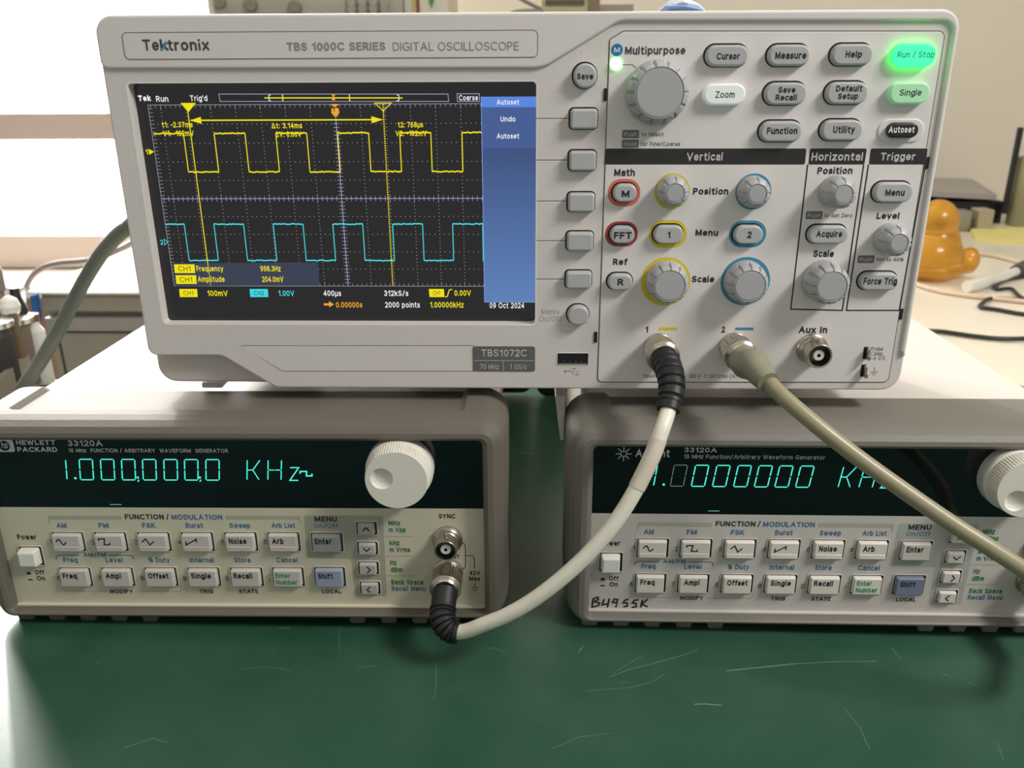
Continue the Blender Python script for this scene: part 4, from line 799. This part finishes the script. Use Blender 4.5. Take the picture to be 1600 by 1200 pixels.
q = MB(bb); boot_profile([e0, at(692, 954, -45.5), at(692, 968, -49.5), at(697, 980, -52), at(706, 987, -53), at(716, 989.5, -53.5)], 5.4, 4.4, 7, q, black_rub); q.build('boot', c, 'black ribbed boot')
# olive cable
t = thing('coaxial_cable', 'olive grey coaxial cable slanting down from the oscilloscope past the whiter generator', 'cable', o2); bb = tuple(o2)
pathb = [at(1195, 591, -36), at(1228, 624, -44), at(1285, 672, -52), at(1350, 722, -58), at(1420, 772, -64), at(1490, 820, -70), at(1550, 858, -75), at(1605, 894, -79), at(1660, 936, -82), at(1695, 985, -78), at(1682, 1010, -70), ag_out+ag_ax*30]
q = MB(bb); q.tube(pathb, 3.1, olive_c, 24); q.build('jacket', t)
c = bpy.data.objects.new('connector', None); C.objects.link(c); c.parent = t
q = MB(bb); collar(q, o2, ax_s); q.build('collar', c, 'knurled nickel collar')
b0 = o2+ax_s*15.5
q = MB(bb); q.tube([b0, o2+ax_s*20+Vector((1.0, 0, -1.0)), at(1178, 570, -27), at(1189, 584, -33), at(1197, 594, -37.5)], [5.9, 6.5, 6.2, 5.3, 4.6], olive_b, 28); q.tube([at(1193, 589, -36), at(1200, 597, -39)], [4.5, 4.3], olive_b, 24); q.build('boot', c, 'smooth olive moulded boot')
c = bpy.data.objects.new('connector', None); C.objects.link(c); c.parent = t
q = MB(bb); collar(q, ag_out, ag_ax, 6.7, 13.5); q.build('collar', c, 'knurled nickel collar')
q = MB(bb); q.tube([ag_out+ag_ax*14, ag_out+ag_ax*24, ag_out+ag_ax*33], [6, 5.4, 3.6], olive_b, 24); q.build('boot', c)
# ================================================================== things behind
def tubething(name, label, cat, pts, r, m_, flatten=None, group=None, n=14):
    b = pts[0]; q = MB(tuple(b)); q.tube(pts, r, m_, n, flatten=flatten); o = q.build(name); o.location = Vector(b)*MM; return tag(o, label, cat, group)
grey_c = mat('cord_grey', (112, 114, 105), .45)
tubething('power_cord', 'thick grey cord curving from behind the oscilloscope down past the cabinet', 'cord', [Vector((-112, 103.5, 62)), Vector((-124, 122, 66)), at(240, 342, 140), at(196, 358, 150), at(165, 388, 160), at(138, 428, 168), at(115, 470, 172), at(92, 515, 172), at(66, 560, 165), at(40, 600, 155), at(18, 640, 150), Vector((-345, 128, BENCH(-345)+5)), Vector((-400, 95, BENCH(-400)+4.6)), Vector((-470, 80, BENCH(-470)+4.6))], 4.5, grey_c)
tubething('thin_cable', 'thin grey cable arching over the white cabinet top', 'cable', [Vector((at(250, 372, 700).x, 760, cz+3.6)), at(222, 378, 690), at(190, 388, 650), at(160, 402, 640), at(130, 408, 640), at(95, 411, 640), at(66, 419, 640), at(46, 438, 635), at(37, 465, 610), at(34, 498, 520), at(33, 528, 400), at(32, 556, 300), at(30, 575, 255)], 3.6, mat('cord_taupe', (140, 128, 124), .5))
# parts box with adapters on the bench, far left
ta = atz(-14, 602, -72); tb = atz(62, 541, -72); bv = (tb-ta); bl_ = bv.length; byaw = atan2(-bv.x, bv.y); bh = -72-BENCH(ta.x)
t = thing('parts_box', 'open beige box of metal adapters at the bench end beside the grey cord', 'box', (ta.x, ta.y, BENCH(ta.x)), byaw); bx = mat('box_beige', (160, 149, 136), .6)
q = MB((0, 0, 0)); q.box((-130, 0, .5), (0, bl_, 3), bx); q.build('box_floor', t)
for a, b in (((-130, 0, 3), (0, 4, bh)), ((-130, bl_-4, 3), (0, bl_, bh)), ((-4, 4, 3), (0, bl_-4, bh)), ((-130, 4, 3), (-126, bl_-4, bh))): q = MB((0, 0, 0)); q.box(a, b, bx); q.build('side', t)
def stand(name, label, cat, px, py, Y, prof, mats_, group=None, z0=None):
    p = at(px, py, Y); z0 = BENCH(p.x)+(3.2 if group else .2); dz = p.z-z0; p.z = z0; q = MB((0, 0, 0)); q.ring_tube((0, 0, 0), (0, 0, 1), [(prof[0][0]*.82, 0)]+[(r*.82, max(t*.82+dz, .5)) for r, t in prof], [mats_[0]]+list(mats_), 24); o = q.build(name); o.location = p*MM; return tag(o, label, cat, group)
chrome = mat('adapter_chrome', (200, 196, 190), .25, 1); dk = mat('adapter_dark', (60, 54, 56), .5); bg_ = 'metal adapters in the beige box'
stand('adapter', 'dark cylindrical adapter with silver rim nearest the frame edge', 'adapter', 2, 570, 240, [(14, 0), (14, 28), (12, 34), (17, 36), (17, 41), (6, 43), (6, 60)], [dk, dk, chrome, chrome, chrome, chrome], bg_)
stand('adapter', 'brownish adapter with a flat cream flange in the beige box', 'adapter', 27, 548, 272, [(15, 0), (15, 26), (20, 28), (20, 33), (7, 35), (7, 50)], [mat('adapter_brown', (120, 104, 96), .5), chrome, chrome, chrome, chrome], bg_)
stand('adapter', 'slim adapter with a round white tip in the beige box', 'adapter', 24, 520, 262, [(5, 0), (6, 18), (8, 20), (9, 26), (7, 32), (3, 35)], [mat('adapter_tan', (120, 96, 76), .4), chrome, white_pl, white_pl, white_pl], bg_)
stand('adapter', 'black plug standing upright in the beige box', 'adapter', 40, 535, 283, [(8, 0), (8, 34), (5, 44), (4, 54)], [black_rub]*3, bg_)
stand('adapter', 'pale pillar shaped adapter rising behind the dark one', 'adapter', 8, 520, 280, [(7, 0), (7, 40), (9, 42), (9, 60), (6, 70)], [mat('adapter_pale', (120, 112, 104), .4)]*4, bg_)
stand('bottle', 'small white bottle with brown cap next to the grey cord', 'bottle', 62, 551, 283, [(8.5, 0), (8.5, 22), (5, 28), (5, 32), (6, 32), (6, 39)], [white_pl]*3+[mat('cap_brown', (120, 84, 50), .5)]*2)
p = at(47, 462, 612); q = MB(tuple(p)); a = at(47, 462, 612); b = at(56, 461, 612); c_ = at(61, 502, 612); d = at(52, 504, 612)
q.add([a, b, c_, d]+[x+Vector((0, 7, 0)) for x in (a, b, c_, d)], [(0, 1, 2, 3), (4, 5, 6, 7), (0, 1, 5, 4), (1, 2, 6, 5), (2, 3, 7, 6), (3, 0, 4, 7)], mat('strip_blue', (40, 100, 165), .5)); o = q.build('plastic_strip'); o.location = p*MM; tag(o, 'blue plastic strip hanging at the cabinet corner', 'strip')
# shelf on the back wall with instruments whose lower edges show over the oscilloscope
SZ = at(500, 27, 985).z
t = thing('wall_shelf', 'shelf on the back wall carrying instruments, behind the oscilloscope', 'shelf', (0, 1200, SZ-26)); q = MB((0, 1200, SZ-26)); x0 = at(330, 10, 1000).x; q.box((x0-5, 985, SZ-26), (420, WALL_Y-2, SZ), mat('shelf_grey', (190, 184, 172), .6)); q.build('shelf_board', t)
for xx in (x0+40, 360):
    q = MB((0, 1200, SZ-26)); q.box((xx, 1130, SZ-60), (xx+25, WALL_Y-2, SZ-26), mat('bench_leg_steel', (120, 120, 118), .4)); q.build('bracket', t)
inst = mat('instrument_beige', (168, 164, 148), .6, vary=.08, vscale=8)
xa, xb = at(324, 10, 1000).x, at(628, 10, 1000).x
t = thing('bench_instrument', 'beige test instrument with small round keys above the oscilloscope top edge', 'instrument', ((xa+xb)/2, 1150, SZ)); bb = ((xa+xb)/2, 1150, SZ)
q = MB(bb); q.box((xa+4, 1012, SZ), (xb, 1300, SZ+150), inst); q.build('case', t)
q = MB(bb); q.box((xa, 1000, SZ), (xa+10, 1012, SZ+150), mat('instrument_trim', (206, 200, 188), .5)); q.build('trim_strip', t)
q = MB(bb); q.box((xa+10, 1002, SZ), (xb, 1012, SZ+150), mat('instrument_front', (164, 162, 146), .6, vary=.12, vscale=14)); q.build('front_panel', t)
for r_, (yy,) in enumerate(((3.5,), (15.5,))):
    for k in range(4):
        p = at(549+k*17.3, yy, 1000); q = MB(bb); q.ring_tube((p.x, 1002, p.z), (0, -1, 0), [(7.2, 0), (7.2, 5), (5.5, 7)], mat('instrument_key', (150, 144, 132), .5), 20); q.build('key', t)
for px, py in ((344, 3), (393, 8), (462, 12)):
    p = at(px, py, 1000); q = MB(bb); q.ring_tube((p.x, 1002, p.z), (0, -1, 0), [(9, 0), (9, 8), (7, 10)], mat('instrument_knob', (122, 114, 100), .5), 20); q.build('knob', t)
xa, xb = at(632, 10, 1020).x, at(664, 10, 1020).x
q = MB(((xa+xb)/2, 1100, SZ)); 
for a, b, cc in ((632, 643, (205, 205, 196)), (643, 650, (196, 178, 112)), (650, 656, (120, 84, 52)), (656, 700, (214, 208, 192))): q.box((at(a, 8, 1020).x, 1020, SZ), (at(b, 8, 1020).x, 1200, SZ+90), mat('folder_%d' % a, cc, .6))
o = q.build('document_folders'); o.location = (((xa+xb)/2)*MM, 1.1, SZ*MM); tag(o, 'upright folders with yellow and brown spines beside the beige instrument', 'folders')
a = at(668, -14, 1016); b = at(682, -14, 1016); c_ = at(674, 12, 1016); d = at(671, 4, 1016)
q = MB(tuple(c_)); q.add([a, b, c_]+[x+Vector((0, 3, 0)) for x in (a, b, c_)], [(0, 1, 2), (3, 4, 5), (0, 1, 4, 3), (1, 2, 5, 4), (2, 0, 3, 5)], mat('tag_green', (40, 140, 60), .5)); o = q.build('green_label'); o.location = c_*MM; tag(o, 'small green pointed label hanging by the folders', 'label')
xa, xb = at(846, 10, 1000).x, at(930, 10, 1000).x
t = thing('meter', 'yellowish meter with dark grille above the middle of the oscilloscope', 'meter', ((xa+xb)/2, 1080, SZ)); bb = ((xa+xb)/2, 1080, SZ)
q = MB(bb); q.box((xa, 1000, SZ), (xb, 1160, SZ+60), mat('meter_yellowish', (188, 180, 140), .5)); q.build('case', t)
q = MB(bb); q.box((xa+6, 995, at(880, 8, 1000).z), (xb-16, 1000, at(880, 0, 1000).z), mat('grille_dark', (80, 74, 56), .6)); q.build('grille', t)
q = MB(bb); q.box((xb-8, 992, SZ), (xb+6, 1000, SZ+60), mat('meter_edge', (120, 104, 74), .5)); q.build('edge_strip', t)
p = at(962, 14, 1000); q = MB((p.x, 1000, SZ)); q.box((at(934, 12, 1000).x, 1000, SZ), (at(990, 12, 1000).x, 1060, at(960, 7, 1000).z), mat('adapter_grey', (150, 140, 126), .5)); o = q.build('cable_adapter'); o.location = (p.x*MM, 1.0, SZ*MM); tag(o, 'low grey adapter lying next to the yellowish meter', 'adapter')
tubething('shelf_cable', 'thin dark cable drooping over the shelf edge left of the meter', 'cable', [at(806, -6, 990), at(820, 2, 990), at(838, 11, 990), at(846, 15, 990)], 2.6, mat('cord_dark', (110, 104, 98), .5))
tubething('shelf_cable', 'grey cable lying flat on the shelf below the thin dark one', 'cable', [at(798, 20, 990), at(812, 17, 990), at(838, 16.5, 990), at(850, 18, 990)], 2.6, mat('cord_grey2', (140, 134, 126), .5))
# wrapper on the oscilloscope's top
q = MB((66, -20, H_)); bl = mat('wrapper_blue', (128, 158, 208), .5); wh = mat('wrapper_white', (226, 228, 230), .5)
pb = [S(1026, 18, -26), S(1105, 18, -26), S(1092, 6, -26), S(1080, 0, -26), S(1074, -10, -26), S(1058, -12, -26), S(1047, 0, -26), S(1036, 8, -26)]
cen = S(1066, 6, -34)
def wrap(pts, y, yb, mm_):
    k = len(pts); vs = [(p[0], y+random.uniform(-1, 1), max(p[1], H_+.3)) for p in pts]+[(p[0]*.9+6.6, yb, max((p[1]-H_)*.75+H_, H_+.3)) for p in pts]
    cc = (sum(p[0] for p in pts)/k, y-3, sum(p[1] for p in pts)/k); vs.append(cc)
    q.add(vs, [(i, (i+1) % k, 2*k) for i in range(k)]+[(i, k+i, k+(i+1) % k, (i+1) % k) for i in range(k)]+[tuple(range(k, 2*k))], mm_)
wrap(pb, 26, 52, wh)
wrap([S(1031, 17, -25), S(1101, 17, -25), S(1090, 9, -25), S(1080, 7, -25), S(1064, 8, -25), S(1050, 6.5, -25), S(1038, 10, -25)], 24, 48, bl)
o = q.build('plastic_wrapper'); o.location = (66*MM, -20*MM, H_*MM); tag(o, 'crumpled blue and white wrapper lying on top of the oscilloscope', 'wrapper')
# --- right side, on the cream desk
DZ = -106
def dk_at(px, py, h=0): return atz(px, py, DZ+h)
amber = mat('amber_resin', (246, 178, 52), .25, trans=.75, vary=.25, vscale=60); b0 = dk_at(1470, 435)
q = MB((0, 0, 0)); sc = (b0-CAM).length/FPX
def blob(px, py, rx, rz, ry=None, dy=0):
    p = at(px, py, b0.y+dy)-b0; ry = ry or rx; bm = bmesh.new(); bmesh.ops.create_uvsphere(bm, u_segments=24, v_segments=16, radius=1)
    q.add([(v.co.x*rx*sc+p.x, v.co.y*ry*sc+p.y, v.co.z*rz*sc+p.z) for v in bm.verts], [tuple(v.index for v in f.verts) for f in bm.faces], amber); bm.free()
for a in ((1464, 350, 27, 30), (1463, 377, 30, 22), (1452, 400, 42, 34), (1475, 392, 22, 24), (1478, 333, 10, 10), (1444, 330, 10, 10), (1490, 418, 24, 13), (1513, 410, 14, 19), (1452, 420, 44, 13), (1436, 385, 18, 20)): blob(*a)
o = q.build('figurine'); md = o.modifiers.new('join', 'REMESH'); md.mode = 'VOXEL'; md.voxel_size = .0022; md.use_smooth_shade = True; sm = o.modifiers.new('soften', 'SMOOTH'); sm.iterations = 8; sm.factor = .6
zmin = min(v[2] for v in q.v); o.location = b0*MM; o.location.z = (DZ-zmin)*MM; tag(o, 'amber translucent seated animal figurine on the cream desk', 'figurine')
# grey tray lid over black holder
p0 = at(1452, 300, 1100); tr = mat('tray_grey', (172, 164, 160), .6); blk = mat('tray_black', (26, 26, 30), .5)
t = thing('desk_tray', 'black desk tray with a grey lid behind the amber figurine', 'tray', (at(1500, 330, 1150).x, 1200, DZ)); bb = (at(1500, 330, 1150).x, 1200, DZ)
xa = at(1400, 300, 1130).x; xb = at(1556, 300, 1130).x
q = MB(bb); za_ = at(1500, 345, 1130).z; zb_ = at(1500, 312, 1130).z
q.box((xa, 1130, DZ), (at(1566, 330, 1130).x, 1400, za_+4), blk); q.box((xa, 1136, za_), (at(1566, 330, 1136).x, 1400, zb_-4), blk); q.build('tray_body', t)
q = MB(bb); ya = 1125; l0 = [at(1395, 296, ya), at(1556, 306, ya), at(1536, 292, 1400), at(1400, 292, 1400)]
v0 = [Vector((xa, ya, at(1440, 296, ya).z)), Vector((xb, ya, at(1556, 304, ya).z)), Vector((at(1518, 283, 1400).x, 1400, at(1518, 279, 1400).z)), Vector((xa, 1400, at(1440, 274, 1400).z))]
q.add(v0+[p+Vector((0, 0, -9)) for p in v0], [(0, 1, 2, 3), (4, 7, 6, 5), (0, 1, 5, 4), (1, 2, 6, 5), (2, 3, 7, 6), (3, 0, 4, 7)], tr); q.build('lid', t, 'sloping grey lid')
p = at(1601, 345, 1090); t = thing('pen_holder', 'black pen holder with coloured pens at the right frame edge', 'pen holder', (p.x+20, 1110, DZ)); bb = (p.x+20, 1110, DZ)
q = MB(bb); q.ring_tube((p.x+20, 1110, DZ), (0, 0, 1), [(34, 0), (36, 2), (38, at(1600, 248, 1090).z-DZ), (36, at(1600, 248, 1090).z-DZ), (33, 6)], mat('holder_clear', (150, 144, 110), .4), 28); q.build('cup', t)
for px, pyt, mm_ in ((1595, 199, blk), (1611, 226, mat('pen_purple', (120, 70, 140), .5)), (1606, 250, mat('pen_red', (190, 90, 70), .5))):
    a = at(px, pyt, 1110); q = MB(bb); q.tube([(a.x, 1110, DZ+20), (a.x, 1110, a.z)], 5, mm_, 12, raw=True); q.build('pen', t)
def dbox(name, label, cat, x0, x1, yb, yt, mm_, depth=50, group=None):
    g = dk_at((x0+x1)/2, yb); y = g.y; a = at(x0, yb, y); b = at(x1, yt, y); q = MB((0, 0, 0)); wd = b.x-a.x; h = max(b.z-DZ, .6)
    q.plate(rrect(0, h/2, wd, h, min(2, h*.3)), -depth, 0, mm_, min(1.5, h*.25)); o = q.build(name); return o, g, wd, h
def deskbox(name, label, cat, x0, x1, yb, yt, mm_, depth=50):
    g = dk_at((x0+x1)/2, yb); a = at(x0, yb, g.y); b = at(x1, yt, g.y); wd = b.x-a.x; h = b.z-DZ
    q = MB(); q.plate(rrect(0, h/2, wd, h, min(2.5, h*.3)), -depth, 0, mm_, min(1.5, h*.2)); o = q.build(name); o.location = (g.x*MM, g.y*MM, DZ*MM); return tag(o, label, cat)
deskbox('metal_clip', 'silver metal clip beside the amber figurine', 'clip', 1492, 1518, 362, 330, mat('clip_silver', (170, 168, 160), .3, .8), 30)
deskbox('small_block', 'small tan and blue block in front of the black tray', 'block', 1522, 1552, 363, 328, mat('block_tan', (176, 164, 140), .6), 30)
def sheet(name, label, cat, pts, th, mm_, group=None):
    P = [dk_at(*p) for p in pts]; b = P[0]; q = MB(tuple(b)); k = len(P); q.add([(p.x, p.y, DZ) for p in P]+[(p.x, p.y, DZ+th) for p in P], [tuple(range(k)), tuple(range(k, 2*k))]+[(i, (i+1) % k, k+(i+1) % k, k+i) for i in range(k)], mm_); o = q.build(name); o.location = b*MM; return tag(o, label, cat, group)
sheet('sticky_notes', 'yellow sticky note pad lying by the pen holder', 'notes', [(1516, 363), (1640, 358), (1640, 384), (1524, 378)], 6, mat('note_yellow', (232, 220, 140), .7))
pink = mat('cord_pinkish', (216, 192, 168), .5); blackc = mat('cord_black', (34, 34, 32), .45)
D_ = lambda pts, h=3: [dk_at(x, y, h) for x, y in pts]
tubething('desk_cable', 'pale pinkish cable looping around the amber figurine', 'cable', D_([(1640, 425), (1600, 412), (1560, 401), (1530, 397), (1490, 397), (1440, 408), (1420, 425), (1432, 443), (1470, 455), (1520, 463), (1570, 468), (1640, 476)]), 2.6, pink)
tubething('desk_cable', 'black cable in a small loop by the frame edge', 'cable', D_([(1640, 428), (1600, 432), (1570, 438), (1556, 448), (1560, 452), (1580, 451), (1592, 462), (1606, 468), (1640, 468)]), 2.0, blackc)
tubething('desk_cable', 'dark cable with a hairpin bend below the pale cable', 'cable', D_([(1640, 470), (1590, 468), (1550, 466), (1535, 474), (1533, 480), (1560, 484), (1600, 491), (1650, 494)]), 2.2, blackc)
tubething('desk_cable', 'long black cable running across the desk nearest the instruments', 'cable', D_([(1400, 505), (1432, 516), (1470, 518), (1520, 525), (1560, 529), (1600, 529), (1650, 526)]), 2.2, blackc)
tubething('usb_plug_cable', 'white cable end with clear plug lying on the desk', 'cable', D_([(1511, 448), (1530, 444), (1556, 436), (1584, 426), (1592, 422)], 7), [7, 7.5, 6, 6, 6], mat('plug_white', (224, 220, 210), .4))
tubething('dark_plug', 'dark grey plug at the end of the white cable', 'plug', D_([(1588, 424), (1604, 416), (1620, 410)], 8), [8.5, 9, 8], mat('plug_dark', (80, 76, 74), .5))
